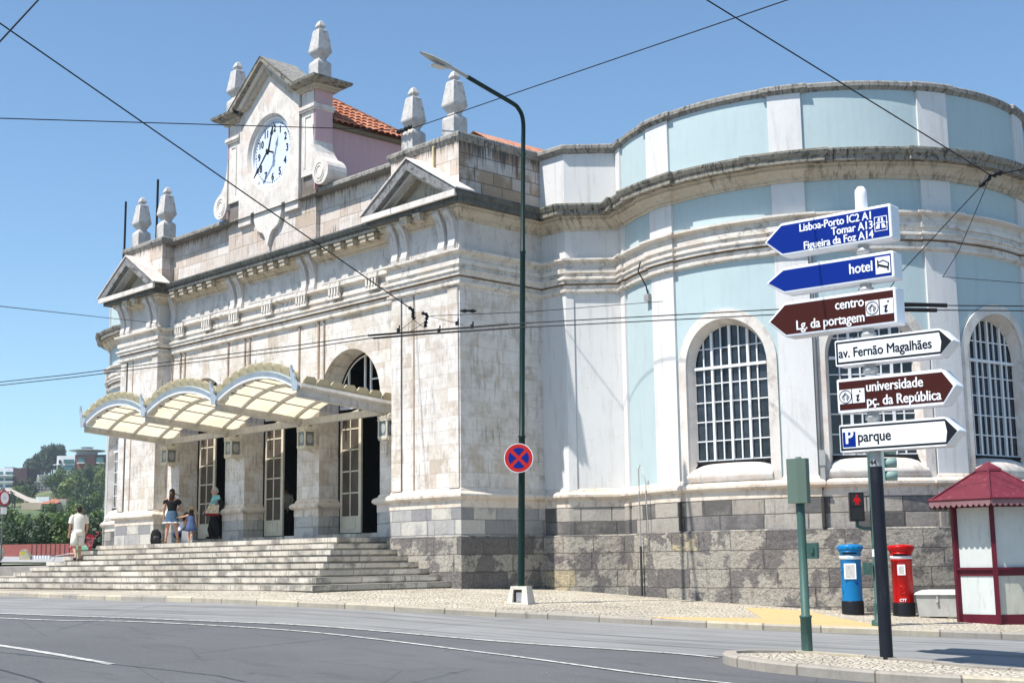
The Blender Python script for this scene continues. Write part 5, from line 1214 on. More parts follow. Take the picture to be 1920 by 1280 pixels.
for th_,lb in ((-95.3,'narrow dark rod standing in for shade on the plinth below the first pilaster'),(-57.9,'narrow dark rod standing in for shade on the plinth behind the green post')):
    q=arcp(th_,5.74); ptube([(*q,2.05),(*q,1.34)],.05,'drainpipe_or_shade_rod',simple('shade_slot',(.05,.045,.04),.9),lb,'pipe')  # dark rods imitating shade beside the pilaster jogs, no real pipes
b=MB(); b.tube([(-.98,-.06,10.9),(-.98,-.06,11.86)],.035,8); b.tube([(-.98,-.05,11.86),(-.98,.15,12.14)],.03,6); tag(b.build('drainpipe_or_shade_rod',simple('pipe_cream',(.62,.52,.34),.6)),'short cream pipe on the attic wall above the right pediment','pipe')
ptube([(-22.4,2,13.0),(-22.4,2,15.05)],.045,'roof_mast',WIRE,'shorter black rod left of the leftmost obelisk','mast','black rods on the left roof')
ptube([(-18.4,1.2,12.1),(-18.4,1.2,14.95)],.045,'roof_mast',WIRE,'taller black rod between the two left obelisks','mast','black rods on the left roof')
b=MB(); b.obox((-22.4,2,12.4),.05,.05,.7); bpy.data.objects['roof_mast'].name='roof_mast'
b.build('mast_foot',WIRE,bpy.data.objects['roof_mast'])
# wall joints and cracks at inner corners (black mould)
# ================================================================= people
SKIN=simple('skin',(.50,.27,.18),.55,var=.05); SKIN2=simple('skin_pale',(.55,.32,.23),.55,var=.05)
HAIRB=simple('hair_brown',(.045,.018,.010),.5,var=.2); HAIRG=simple('hair_grey',(.38,.37,.36),.6,var=.2); HAIRD=simple('hair_dark',(.02,.012,.009),.5)
def cloth(n,c,**k): return simple(n,c,.9,**k)
BLKC=cloth('black_cloth',(.012,.012,.014)); DEN=cloth('denim',(.06,.11,.18),var=.2,sc=8); WC=cloth('white_cloth',(.72,.69,.64),var=.06); TEAL=cloth('teal_cloth',(.20,.47,.47),var=.2,sc=18); NAVC=cloth('navy_cloth',(.012,.016,.05)); BLUD=cloth('blue_dress',(.06,.10,.21),var=.15,sc=8); STRAW=cloth('straw',(.42,.29,.13),var=.15,sc=20); TAN=cloth('sandal',(.28,.14,.06)); SHOE=cloth('shoe_black',(.02,.02,.022)); REDC=cloth('red_cloth',(.55,.03,.05),var=.2,sc=10)
def V(*a): return Vector(a)
def loft(b,secs,n=16,close=True,smooth=True):
    # secs: (centre, rx, ry, rotz[, ripple])
    P=[]
    for s_ in secs:
        c_,rx,ry=Vector(s_[0]),s_[1],s_[2]; rz=s_[3] if len(s_)>3 else 0; rp=s_[4] if len(s_)>4 else 0
        for k in range(n):
            a=2*PI*k/n; m_=1+rp*math.sin(a*9+c_.z*3); v=Vector((rx*m_*math.cos(a),ry*m_*math.sin(a),0)); v.rotate(Matrix.Rotation(rz,3,'Z')); P.append(c_+v)
    F=[(i*n+k,i*n+(k+1)%n,(i+1)*n+(k+1)%n,(i+1)*n+k) for i in range(len(secs)-1) for k in range(n)]
    if close: F+= [tuple(range(n))[::-1],tuple(range((len(secs)-1)*n,len(secs)*n))]
    b.add(P,F,None,smooth)
def limb(b,pts,rr,n=10):
    P=[Vector(p) for p in pts]; out=[];ro=[]
    for i in range(len(P)-1):
        for k in range(5): t_=k/5; out.append(P[i].lerp(P[i+1],t_)); ro.append(rr[i]*(1-t_)+rr[i+1]*t_)
    out.append(P[-1]); ro.append(rr[-1]); b.tube(out,ro,n)
    for p,r_ in zip(P,rr): b.sphere(p,r_,6)
def hand_(b,w_,d,up,sd,k=1.):
    # w_: wrist, d: direction of fingers, up: back of hand normal, sd: thumb side
    w_=Vector(w_); d=Vector(d).normalized(); up=Vector(up); up=(up-d*up.dot(d)).normalized(); s_=d.cross(up)*sd
    pc=w_+d*.045*k; M=Matrix((s_,d,up)).transposed()
    pts=[]
    b.tube([w_,w_+d*.03*k,w_+d*.085*k],[(.024*k,.018*k),(.036*k,.016*k),(.038*k,.013*k)],10)
    for f,(off,L_) in enumerate(((.030,.070),(.011,.080),(-.010,.075),(-.029,.058))):
        r0=w_+d*.080*k+s_*off*k; q1=r0+d*L_*.45*k-up*.006*k; q2=q1+d*L_*.33*k-up*.016*k; q3=q2+d*L_*.2*k-up*.018*k
        b.tube([r0,q1,q2,q3],[.0095*k,.009*k,.008*k,.0065*k],7)
    t0=w_+d*.025*k+s_*.03*k; b.tube([t0,t0+(d*.6+s_*.7)*.035*k,t0+(d*.9+s_*.5)*.062*k-up*.01*k],[.012*k,.010*k,.008*k],7)
def person(loc,rz,label,H,J,skin=SKIN,stout=1.,face=True,scale=1.):
    # J: dict of joints in metres for a 1.7 m figure facing -Y (x = figure's left is +x)
    e=empty('person',loc,rz); e.scale=(scale,)*3; tag(e,label,'person')
    b=MB(); st=stout
    hip=V(*J['pelvis']); ch=V(*J['chest']); nk=V(*J['neck']); hd=V(*J['head'])
    loft(b,[(hip+V(0,0,-.10),.13*st,.10*st),(hip,.165*st,.115*st),(hip.lerp(ch,.4),.125*st,.095*st),(hip.lerp(ch,.75),.15*st,.11*st),(ch,.16*st,.115*st),(ch+ (nk-ch)*.7,.13,.085),(nk+V(0,0,.01),.055,.055)],18)
    b.tube([nk-V(0,0,.04),nk,hd-V(0,0,.06)],[.06,.052,.052],12)
    b.sphere(hd+V(0,0,.015),(.077,.094,.108),12); b.sphere(hd+V(0,-.028,-.055),(.055,.06,.055),8)
    hr=J.get('headrot',0); fd=Vector((math.sin(hr),-math.cos(hr),0)); sdv=Vector((math.cos(hr),math.sin(hr),0))
    b.tube([hd+fd*.085+V(0,0,.02),hd+fd*.108-V(0,0,.02),hd+fd*.085-V(0,0,.028)],[.008,.014,.012],6)
    for s_ in(-1,1): b.sphere(hd+sdv*.078*s_-V(0,0,.005)-fd*.005,(.014,.02,.03),5)
    for sd in ('L','R'):
        hp,kn,an,to=[V(*q) for q in J['leg'+sd]]
        limb(b,[hp,hp.lerp(kn,.4),kn,kn.lerp(an,.35),an],[.092*st,.082*st,.056,.054,.036])
        td=(to-an); 
        b.tube([an+V(0,0,.0),an+V(0,0,-.05)-td.normalized()*.03,an.lerp(to,.5)+V(0,0,-.045),to+V(0,0,-.0)],[.036,.042,.036,.026],8)
        sh,el,wr=[V(*q) for q in J['arm'+sd]]
        limb(b,[sh,sh.lerp(el,.5),el,el.lerp(wr,.4),wr],[.055,.048,.039,.037,.024])
        d=J.get('hand'+sd,tuple(wr-el)); hand_(b,wr,d,(0,0,1) if abs(Vector(d).normalized().z)<.7 else (0,-1,0),1 if sd=='L' else -1)
    o=b.build('body',skin,e); md=o.modifiers.new('remesh','REMESH'); md.mode='VOXEL'; md.voxel_size=.0085; md.use_smooth_shade=True
    m2=o.modifiers.new('smooth','SMOOTH'); m2.iterations=3; m2.factor=.5
    if face:
        b=MB()
        for s_ in(-1,1): b.sphere(hd+fd*.082+sdv*.03*s_+V(0,0,.018),(.012,.008,.008),5)
        b.build('eyes',BLKC,e); b=MB(); b.sphere(hd+fd*.083-V(0,0,.055),(.022,.010,.008),5); b.build('mouth',simple('lips',(.35,.10,.08),.5),e)
    e['_h']=1
    return e
def pt(name,m_,e,fn):
    b=MB(); fn(b); return b.build(name,m_,e)
CAMAZ=math.atan2(-cf.x,cf.y) # rotation that turns a figure's back (+Y local) ... 
# facing away from the camera: local -Y should map to camera forward
away=math.atan2(cf.y,cf.x)+PI/2
# --- woman in denim skirt seen from behind
J={'pelvis':(0,0,.93),'chest':(0,.0,1.28),'neck':(0,.01,1.44),'head':(.01,-.01,1.585),
 'legL':[(.09,0,.88),(.13,-.02,.48),(.17,.03,.13),(.19,-.10,.03)],'legR':[(-.09,0,.88),(-.14,.0,.48),(-.19,.02,.13),(-.24,-.10,.03)],
 'armL':[(.18,0,1.36),(.25,.02,1.10),(.24,-.05,.87)],'armR':[(-.18,0,1.36),(-.24,-.06,1.11),(-.14,-.28,1.02)]}
W1=person((ony(321,1018,-1.22).x,-1.22,1.36),away+.25,'long-haired woman seen from behind in black top and frilled denim skirt',1.65,J,SKIN)
pt('hair',HAIRB,W1,lambda b:(b.sphere((.01,.005,1.61),(.092,.105,.115),12),loft(b,[((.01,.05,1.62),.085,.075),((.01,.07,1.52),.088,.06),((.02,.075,1.42),.085,.045),((.03,.07,1.33),.07,.035),((.04,.065,1.26),.03,.02)],14)))
pt('hair_lock',simple('hair_light',(.25,.15,.07),.6),W1,lambda b:(b.tube([(-.05,.06,1.56),(-.14,.07,1.53),(-.22,.06,1.49),(-.27,.05,1.50)],[.03,.02,.014,.006],6)))
pt('top',BLKC,W1,lambda b:(loft(b,[((0,0,.96),.138,.118),((0,0,1.08),.142,.118),((0,0,1.2),.165,.13),((0,-.0,1.28),.185,.138),((0,-.02,1.345),.20,.125)],20,True),[b.tube([(s_*.13,.0,1.34),(s_*.20,.02,1.30),(s_*.25,.03,1.23)],[(.06,.08),(.05,.08),(.02,.07)],10) for s_ in(-1,1)]))
pt('skirt',DEN,W1,lambda b: loft(b,[((0,0,1.02),.142,.122),((0,0,.93),.178,.145),((0,0,.82),.195,.165),((0,0,.74),.215,.18,0,.03),((0,0,.66),.26,.215,0,.07)],54,False))
pt('skirt_frill',WC,W1,lambda b: loft(b,[((0,0,.665),.258,.213,0,.07),((0,0,.635),.272,.225,0,.10)],54,False))
for sx in ((.17,.03),(-.19,.02)):
    pt('sandal',TAN,W1,lambda b:(b.box(sx[0]-.035,sx[0]+.035,sx[1]-.17,sx[1]+.05,-.0,.02),b.box(sx[0]-.03,sx[0]+.03,sx[1]-.01,sx[1]+.05,.02,.075),b.tube([(sx[0]-.03,sx[1]-.08,.03),(sx[0],sx[1]-.07,.085),(sx[0]+.03,sx[1]-.08,.03)],.010,6),b.lathe([(.042,.12),(.042,.15)],(sx[0],sx[1],0),12)))
# --- child with straw hat
JC={'pelvis':(0,0,.90),'chest':(0,.0,1.22),'neck':(0,.0,1.36),'head':(0,-.0,1.51),
 'legL':[(.085,0,.86),(.10,-.06,.48),(.10,-.02,.12),(.11,-.13,.03)],'legR':[(-.085,0,.86),(-.07,.02,.50),(-.05,.30,.30),(-.04,.34,.20)],
 'armL':[(.17,0,1.30),(.38,-.06,1.24),(.60,-.12,1.22)],'armR':[(-.17,0,1.30),(-.21,.03,1.04),(-.24,-.05,.82)]}
CH=person((ony(358,1012,-.95).x,-.95,1.36),away+.05,'small child from behind in blue dress and round straw hat between the two women',1.1,JC,SKIN,scale=.66)
pt('hair',HAIRD,CH,lambda b:loft(b,[((0,.03,1.58),.085,.085),((0,.05,1.48),.11,.09),((0,.06,1.36),.12,.08),((0,.06,1.22),.13,.06)],14))
pt('hat',STRAW,CH,lambda b:(b.sphere((0,0,1.62),(.125,.135,.12),12),b.lathe([(.11,1.585),(.19,1.57),(.20,1.56),(.19,1.555),(.10,1.57)],(0,0,0),24)))
pt('dress',BLUD,CH,lambda b:loft(b,[((0,0,1.34),.13,.10),((0,0,1.24),.185,.14),((0,0,1.08),.17,.14),((0,0,.92),.20,.17,0,.03),((0,0,.72),.25,.21,0,.05),((0,0,.55),.29,.24,0,.06)],45,True))
# --- elderly woman in teal
toL=away+PI/2+.45
JE={'pelvis':(0,0,.93),'chest':(0,-.01,1.27),'neck':(0,-.04,1.41),'head':(0,-.09,1.53),
 'legL':[(.09,0,.88),(.09,-.06,.48),(.09,.06,.10),(.09,-.10,.03)],'legR':[(-.09,0,.88),(-.10,-.10,.48),(-.10,-.12,.10),(-.10,-.26,.03)],
 'armL':[(.18,-.01,1.34),(.25,.05,1.08),(.20,-.20,1.03)],'armR':[(-.18,-.01,1.34),(-.22,-.08,1.06),(-.20,-.30,.90)]}
EX=ony(405,1006,.28).x
EL_=person((EX,.28,1.5),toL,'grey-haired woman in teal blouse and black trousers leaving the left door',1.6,JE,SKIN2,stout=1.15)
pt('hair',HAIRG,EL_,lambda b:(b.sphere((0,-.065,1.565),(.095,.105,.10),12),b.sphere((0,-.01,1.52),(.085,.07,.085),10)))
pt('sunglasses',BLKC,EL_,lambda b:(b.sphere((.03,-.178,1.55),(.025,.008,.018),6),b.sphere((-.03,-.178,1.55),(.025,.008,.018),6),b.tube([(.08,-.09,1.555),(.06,-.17,1.555),(-.06,-.17,1.555),(-.08,-.09,1.555)],.006,5)))
pt('blouse',TEAL,EL_,lambda b:(loft(b,[((0,-.02,.86),.215,.18,0,.02),((0,-.02,1.0),.20,.175),((0,-.02,1.15),.195,.165),((0,-.015,1.28),.20,.15),((0,-.03,1.385),.12,.095)],24,True),b.tube([(-.17,-.01,1.36),(-.23,-.06,1.22),(-.25,-.08,1.12)],[.07,.075,.08],12),b.tube([(.17,-.01,1.36),(.24,.02,1.22)],[.07,.075],12)))
pt('cardigan',BLKC,EL_,lambda b:(b.tube([(.17,.04,1.33),(.27,.06,1.16),(.27,.04,1.06),(.24,-.10,1.03)],[.07,.08,.085,.06],10),b.tube([(.20,.10,1.2),(.25,.10,1.0),(.22,.08,.86)],[.06,.09,.05],10)))
pt('trousers',BLKC,EL_,lambda b:([loft(b,[((s_*.09,-.0+o1,.95),.115,.14),((s_*.09,-.06+o1,.6),.105,.115),((s_*.095,-.06+o2,.3),.10,.105),((s_*.095,-.0+o2,.06),.095,.10)],14) for s_,o1,o2 in((1,0,.05),(-1,-.02,-.1))]))
pt('shoe',SHOE,EL_,lambda b:b.sphere((.09,-.03,.035),(.045,.12,.045),8)); pt('shoe',SHOE,EL_,lambda b:b.sphere((-.10,-.20,.035),(.045,.12,.045),8))
hb_=empty('handbag',(0,0,0)); M_=Matrix.Translation((EX,.28,1.5))@Matrix.Rotation(toL,4,'Z'); hb_.matrix_world=M_; tag(hb_,'cream patterned bag with dark red base held by the grey-haired woman','bag')
pt('bag_body',simple('bag_print',(.55,.47,.36),.9,var=.5,sc=16),hb_,lambda b:b.add([(.24,-.42,.80),(.24,-.02,.80),(.36,-.02,.80),(.36,-.42,.80),(.26,-.30,1.10),(.26,-.0,1.08),(.34,-.0,1.08),(.34,-.30,1.10)],[(0,3,2,1),(4,5,6,7),(0,1,5,4),(1,2,6,5),(2,3,7,6),(3,0,4,7)]))
pt('bag_base',simple('bag_red',(.20,.015,.015),.7),hb_,lambda b:b.box(.235,.365,-.43,-.01,.72,.80)); pt('bag_handle',TAN,hb_,lambda b:b.tube([(.30,-.25,1.09),(.28,-.2,1.18),(.27,-.12,1.20),(.28,-.05,1.16),(.30,-.02,1.08)],.010,6))
# --- crouching adult between woman and child
JS={'pelvis':(0,.10,.30),'chest':(0,-.10,.60),'neck':(0,-.16,.74),'head':(0,-.20,.88),
 'legL':[(.10,.08,.28),(.20,-.32,.48),(.20,-.26,.10),(.20,-.38,.03)],'legR':[(-.10,.08,.28),(-.18,-.28,.50),(-.18,-.30,.10),(-.18,-.42,.03)],
 'armL':[(.17,-.10,.68),(.25,-.22,.48),(.12,-.40,.52)],'armR':[(-.17,-.10,.68),(-.24,-.25,.50),(-.10,-.42,.52)]}
CR=person((ony(338,1010,-.55).x,-.55,1.36),away-1.2,'dark-haired adult crouching between the skirted woman and the child, in white and navy',1.,JS,SKIN)
pt('hair',HAIRD,CR,lambda b:(b.sphere((0,-.18,.91),(.09,.10,.10),10),loft(b,[((0,-.14,.9),.08,.07),((0,-.10,.78),.08,.05),((0,-.06,.66),.05,.03)],12)))
pt('shirt',cloth('white_blue_cloth',(.60,.64,.72)),CR,lambda b:loft(b,[((0,.08,.30),.18,.13),((0,.0,.45),.16,.12),((0,-.10,.62),.185,.13),((0,-.13,.71),.12,.10)],16))
pt('shorts',NAVC,CR,lambda b:([b.tube([(s_*.10,.10,.27),(s_*.17,-.14,.40)],[.115,.09],12) for s_ in(-1,1)],b.sphere((0,.10,.28),(.18,.14,.12),8)))
pt('shoe',SHOE,CR,lambda b:b.sphere((.20,-.30,.035),(.045,.11,.04),8)); pt('shoe',SHOE,CR,lambda b:b.sphere((-.18,-.34,.035),(.045,.11,.04),8))
b=MB(); b.prism([(-.2,0),(.16,0),(.10,.40),(-.24,.36)],-.005,.005); fo=b.build('folded_map',cloth('paper',(.72,.73,.75))); fo.location=(ony(349,1015,-.8).x,-.8,1.38); fo.rotation_euler=(R(-18),0,away-.1); tag(fo,'large white sheet of paper propped between the crouching adult and the child','paper')
# --- backpack
bk=empty('backpack',(ony(292,1018,-1.12).x,-1.12,1.36),away+.4); tag(bk,'black backpack standing on the platform left of the skirted woman','backpack')
pt('bag_body',BLKC,bk,lambda b:loft(b,[((0,0,.0),.15,.10),((0,0,.08),.18,.13),((0,.0,.3),.17,.12),((0,-.01,.42),.13,.09),((0,-.01,.47),.06,.05)],16))
pt('pocket',simple('bag_grey',(.03,.03,.035),.6),bk,lambda b:loft(b,[((0,.11,.06),.11,.05),((0,.12,.2),.11,.05),((0,.1,.26),.08,.03)],12))
pt('strap',simple('strap_grey',(.25,.26,.27),.6),bk,lambda b:b.tube([(-.12,.08,.08),(-.19,.10,.2),(-.17,.08,.36),(-.08,.04,.44)],.012,6))
# --- man in white walking
toM=away+.55
JM={'pelvis':(0,0,.97),'chest':(0,.0,1.33),'neck':(0,.0,1.49),'head':(0,-.02,1.63),
 'legL':[(.10,0,.90),(.11,-.06,.50),(.10,.16,.16),(.11,.03,.04)],'legR':[(-.09,0,.90),(-.07,-.06,.49),(-.05,.05,.09),(-.05,-.12,.03)],
 'armL':[(.21,0,1.42),(.26,.02,1.13),(.27,-.08,.88)],'armR':[(-.21,0,1.42),(-.27,.02,1.13),(-.26,-.06,.87)]}
mn=person((-16.35,-2.45,.85),toM,'man from behind in white T-shirt and white shorts climbing the left end of the steps',1.8,JM,SKIN,stout=1.05,scale=1.04)
pt('hair',HAIRD,mn,lambda b:(b.sphere((0,.0,1.665),(.088,.102,.092),12),b.sphere((0,.04,1.60),(.078,.065,.075),8)))
pt('t_shirt',WC,mn,lambda b:(loft(b,[((0,0,.86),.20,.155),((0,0,1.0),.19,.15),((0,0,1.2),.20,.15),((0,0,1.35),.215,.145),((0,0,1.45),.17,.11),((0,0,1.50),.075,.07)],22,True),[b.tube([(s_*.16,0,1.43),(s_*.225,.0,1.33),(s_*.255,.01,1.18)],[.075,.078,.075],12) for s_ in(-1,1)]))
pt('shorts',cloth('white_shorts',(.70,.67,.60),var=.1,sc=8),mn,lambda b:(loft(b,[((0,0,1.0),.185,.15),((0,0,.88),.205,.165),((0,0,.80),.20,.15)],18),loft(b,[((.105,0,.88),.115,.14),((.115,-.04,.60),.118,.13),((.118,-.05,.48),.115,.125)],14),loft(b,[((-.10,0,.88),.115,.14),((-.09,-.04,.60),.118,.13),((-.08,-.05,.48),.115,.125)],14)))
pt('shoe',SHOE,mn,lambda b:b.sphere((.11,.10,.075),(.05,.14,.05),8)); pt('shoe',SHOE,mn,lambda b:b.sphere((-.05,-.03,.045),(.05,.14,.05),8))
rb=empty('carried_bag'); rb.matrix_world=Matrix.Translation((-16.35,-2.45,.85))@Matrix.Rotation(toM,4,'Z'); tag(rb,'red and white patterned bundle with a pink handle carried by the man in white','bag')
rp=simple('bag_red_print',(.50,.16,.18),.8,var=.9,sc=9)
pt('bag_body',rp,rb,lambda b:(b.sphere((-.42,-.02,.62),(.16,.15,.20),10),b.sphere((-.34,.0,.78),(.09,.10,.10),8)))
pt('bag_top',REDC,rb,lambda b:(b.sphere((-.38,.02,.80),(.12,.09,.08),8)))
pt('bag_side',BLKC,rb,lambda b:(b.sphere((-.52,.06,.56),(.08,.10,.16),8)))
pt('handle',cloth('pink_plastic',(.65,.12,.16)),rb,lambda b:(b.tube([(-.50,.0,.72),(-.62,.0,.86),(-.66,.0,.90),(-.64,.0,.95),(-.58,.0,.93)],.016,6)))
pt('wheel',cloth('pink_wheel',(.70,.06,.16)),rb,lambda b:(b.sphere((.16,-.20,.46),(.055,.05,.055),8))); pt('wheel',cloth('pink_wheel2',(.70,.06,.16)),rb,lambda b:b.sphere((-.40,-.06,.40),(.055,.05,.055),8))
# --- person just inside the middle door
JI={'pelvis':(0,0,.95),'chest':(0,.0,1.30),'neck':(0,.0,1.46),'head':(0,-.02,1.60),
 'legL':[(.10,0,.90),(.10,0,.50),(.10,.02,.09),(.10,-.12,.03)],'legR':[(-.10,0,.90),(-.10,0,.50),(-.10,.02,.09),(-.10,-.12,.03)],
 'armL':[(.20,0,1.38),(.25,.0,1.10),(.24,-.10,.88)],'armR':[(-.20,0,1.38),(-.25,0,1.10),(-.24,-.1,.88)]}
pi_=person((ony(536,960,1.8).x,1.8,1.46),away+.8,'person in a white shirt half hidden in the dark behind the middle door leaf',1.7,JI,SKIN)
pt('shirt',WC,pi_,lambda b:(loft(b,[((0,0,.92),.17,.14),((0,0,1.2),.18,.14),((0,0,1.36),.20,.135),((0,0,1.46),.08,.07)],18),[b.tube([(s_*.16,0,1.40),(s_*.24,.0,1.20)],[.07,.07],10) for s_ in(-1,1)]))
pt('trousers',BLKC,pi_,lambda b:[loft(b,[((s_*.09,0,.95),.105,.125),((s_*.1,0,.5),.09,.10),((s_*.1,0,.06),.08,.09)],12) for s_ in(-1,1)]); pt('hair',HAIRD,pi_,lambda b:b.sphere((0,.01,1.63),(.087,.10,.095),10))
for o in bpy.data.objects:
    if '_h' in o: del o['_h']
# --- green thing at the left end of the platform
gq=empty('green_crate',(-17.35,-1.0,1.36),R(20)); tag(gq,'small pale green folded plastic crate beside the left end of the top step','crate')
gm=simple('crate_green',(.16,.36,.24),.7,var=.15)
gq.location=(-17.62,-1.55,1.02)
pt('crate_body',gm,gq,lambda b:(b.box(-.3,.3,-.2,.2,0,.22),b.box(-.36,.36,-.25,.25,.22,.28))); pt('crate_lid',gm,gq,lambda b:b.add([(-.5,-.25,.30),(.36,-.25,.28),(.36,.25,.28),(-.5,.25,.34),(-.5,-.25,.34),(.36,-.25,.33),(.36,.25,.33),(-.5,.25,.39)],[(0,3,2,1),(4,5,6,7),(0,1,5,4),(1,2,6,5),(2,3,7,6),(3,0,4,7)]))
# ================================================================= far left: yard, trees, hill, houses
def hz(px): return 1070-.0183*px
def zat(px,py,D): return at(px,py,D).z
# terrain beyond the station on the left, polar strips from 44 m out
DD=[52,60,70,90,110,130,160,200,250,300,360,430,520,620,750,950,1400]
PXS=[-900,-700,-500,-350,-250,-180,-120,-80,-40,0,30,60,90,120,150,180,210,250,300,380,480,600,760,900]
def terr(px,D):
    # target picture height of the ground for this bearing and range
    t_=min(1,max(0,(D-130)/470)); ridge=916-22*min(1,max(0,(px-20)/90)) if px>20 else 916+ (20-px)*.02
    y0=1050 if D>=90 else 1063-(D-50)/40*13
    y=y0+(ridge-y0)*(t_**.8)
    if D>620: y+= (D-620)*.04
    z=CP.z+(hz(px)-y)/2547.77*D
    return z
b=MB(); P=[]
for D in DD:
    for px in PXS:
        p=at(px,900,D); P.append((p.x,p.y,terr(px,D)+math.sin(p.x*.05)*.6*min(1,max(0,(D-150)/200))))
n=len(PXS)
b.add(P,[(i*n+k,i*n+k+1,(i+1)*n+k+1,(i+1)*n+k) for i in range(len(DD)-1) for k in range(n-1)],None,True)
t=NT('hill_ground'); o=t.obj(); c=t.ramp(t.noise(o,.02,8,.7),[(0,(.05,.08,.02)),(.45,(.09,.13,.04)),(.55,(.20,.20,.09)),(.7,(.07,.11,.03)),(1,(.26,.23,.12))]); c=t.mix(t.mr(t.noise(o,.4,5),.3,.7,0,.5),c,(.04,.06,.02)); t.bsdf(c,.95); HG=t.m
tag(b.build('hill',HG),kind='structure')
yard=simple('yard_paving',(.34,.33,.32),.9,var=.1,sc=.5)
b=MB(); P=[]
for D in (52,57,64,77,98):
    for px in (-500,-200,0,100,200,300,420): q=at(px,900,D); P.append((q.x,q.y,terr(px,D)+.05))
b.add(P,[(i*7+k,i*7+k+1,(i+1)*7+k+1,(i+1)*7+k) for i in range(4) for k in range(6)]); tag(b.build('yard',yard),kind='structure')
def gat(px,D): q=at(px,900,D); return Vector((q.x,q.y,terr(px,D)))
# trees
def leafmat(nm,a,b_):
    t=NT(nm); oi=t.n('ObjectInfo'); g_=t.n('NewGeometry'); r_=t.n('TexWhiteNoise',{'Vector':t.n('VectorMath',{0:t.obj(),1:(.5,.5,.5)},operation='SNAP').outputs[0]},noise_dimensions='3D').outputs[0]
    c=t.mix(r_,a,b_); p=t.n('BsdfPrincipled',{'Base Color':c,'Roughness':.6}); tr=t.n('BsdfTranslucent',{0:c}); mx=t.n('MixShader',{0:.25,1:p.outputs[0],2:tr.outputs[0]}); t.t.links.new(mx.outputs[0],t.out.inputs[0]); return t.m
LEAF=[leafmat('leaf_mid',(.045,.10,.020),(.11,.17,.045)),leafmat('leaf_dark',(.022,.052,.020),(.05,.085,.035)),leafmat('leaf_pine',(.035,.062,.04),(.065,.095,.06)),leafmat('leaf_light',(.09,.16,.03),(.17,.22,.06))]
BARK=simple('bark',(.10,.07,.05),.95,var=.3)
def crown_mesh(seed,kind):
    rd=random.Random(seed); b=MB(); lobes=[]
    if kind=='pine':
        for k in range(12): a=rd.random()*2*PI; h=rd.uniform(.3,1.0); rr=.30*(1.1-h)+.08; lobes.append((Vector((rr*math.cos(a),rr*math.sin(a),h)),rd.uniform(.12,.2)))
    else:
        for k in range(13): a=rd.random()*2*PI; rr=rd.uniform(0,.36); lobes.append((Vector((rr*math.cos(a),rr*math.sin(a),rd.uniform(.34,.86)-rr*.3)),rd.uniform(.13,.24)))
    for c_,r_ in lobes:
        for j in range(95):
            d=Vector((rd.gauss(0,1),rd.gauss(0,1),rd.gauss(0,1))).normalized(); q=c_+d*r_*rd.uniform(.55,1.08); q.z=max(q.z,.16)
            s_=rd.uniform(.018,.042); n_=(d+Vector((rd.gauss(0,.6),rd.gauss(0,.6),rd.gauss(0,.6)))).normalized(); u_=n_.orthogonal().normalized(); v_=n_.cross(u_); a=rd.random()*PI; u2=u_*math.cos(a)+v_*math.sin(a); v2=n_.cross(u2)
            b.add([q-u2*s_-v2*s_*.6,q+u2*s_-v2*s_*.6,q+u2*s_*.7+v2*s_*.7,q-u2*s_*.7+v2*s_*.7],[(0,1,2,3)])
    return b
def make_tree(kind,seed,leaf):
    e=empty('tree'); e['category']='tree'
    crown_mesh(seed,kind).build('crown',leaf,e)
    b=MB(); b.tube([(0,0,-.15),(0,0,.2),(.02,.01,.45),(0,0,.8)],[.035,.028,.018,.006],7)
    for k in range(5): a=k*1.3; b.tube([(0,0,.22+.08*k),(.15*math.cos(a),.15*math.sin(a),.4+.08*k),(.25*math.cos(a),.25*math.sin(a),.5+.08*k)],[.014,.009,.004],5)
    b.build('trunk',BARK,e); return e
PRO=[make_tree('round',3,LEAF[0]),make_tree('round',8,LEAF[1]),make_tree('pine',5,LEAF[2]),make_tree('round',21,LEAF[3])]
used=[False]*4
KN_=['mid green bushy tree','dark green dense tree','tall dark conifer','bright yellow-green bush']
def tree(k,px,D,H,W,label,grp,sink=0.):
    e=PRO[k] if not used[k] else copy_tree(PRO[k]); used[k]=True
    p=gat(px,D); e.location=(p.x,p.y,p.z-sink); e.scale=(W,W,H); e.rotation_euler=(0,0,random.random()*6); tag(e,label,'tree',grp)
rt=random.Random(11)
# hedge-like row in front of the parked vans
for i in range(15):
    k=rt.choice([0,1,1]); px=-40+i*18+rt.uniform(-5,5)
    tree(k,px,112+rt.uniform(-5,8),rt.uniform(2.7,3.8),rt.uniform(3.6,4.8),KN_[k]+' in the row behind the red fence','trees behind the red fence')
for i in range(12):
    k=rt.choice([0,1,3]); px=-40+i*21+rt.uniform(-6,6)
    tree(k,px,165+rt.uniform(-10,15),rt.uniform(3.2,5),rt.uniform(4,6),KN_[k]+' on the lower slope behind the fence row','trees on the lower slope')
for i in range(20):
    k=rt.choice([0,0,1,1,3]); px=104+i*6.2+rt.uniform(-5,5); D=rt.uniform(360,540)
    tree(k,px,D,rt.uniform(6,9.5),rt.uniform(7,10),KN_[k]+' on the hillside beside the station wall','trees on the hillside by the station')
for i in range(13):
    px=54+i*5+rt.uniform(-2,2); tree(2,px,650+rt.uniform(0,60),rt.uniform(11,14.5)*(1 if px>66 else .75),rt.uniform(9,12),'dark conifer on the ridge behind the scaffolded building','conifers on the ridge')
for px,D,H,k in ((30,420,6,3),(45,430,6,0),(8,380,7,1),(52,440,8,1),(98,300,4,0),(128,320,5,1),(90,240,3.5,0),(60,230,3.5,1),(30,225,4,0),(0,230,4,0),(-30,300,6,0),(-60,350,8,1),(140,300,5,0),(160,280,5,1),(180,310,6,0),(105,440,5,1),(113,470,5,0),(170,350,6,1)):
    tree(k,px,D,H,H*1.1,KN_[k]+' among the houses of the hillside','trees among the hillside houses')
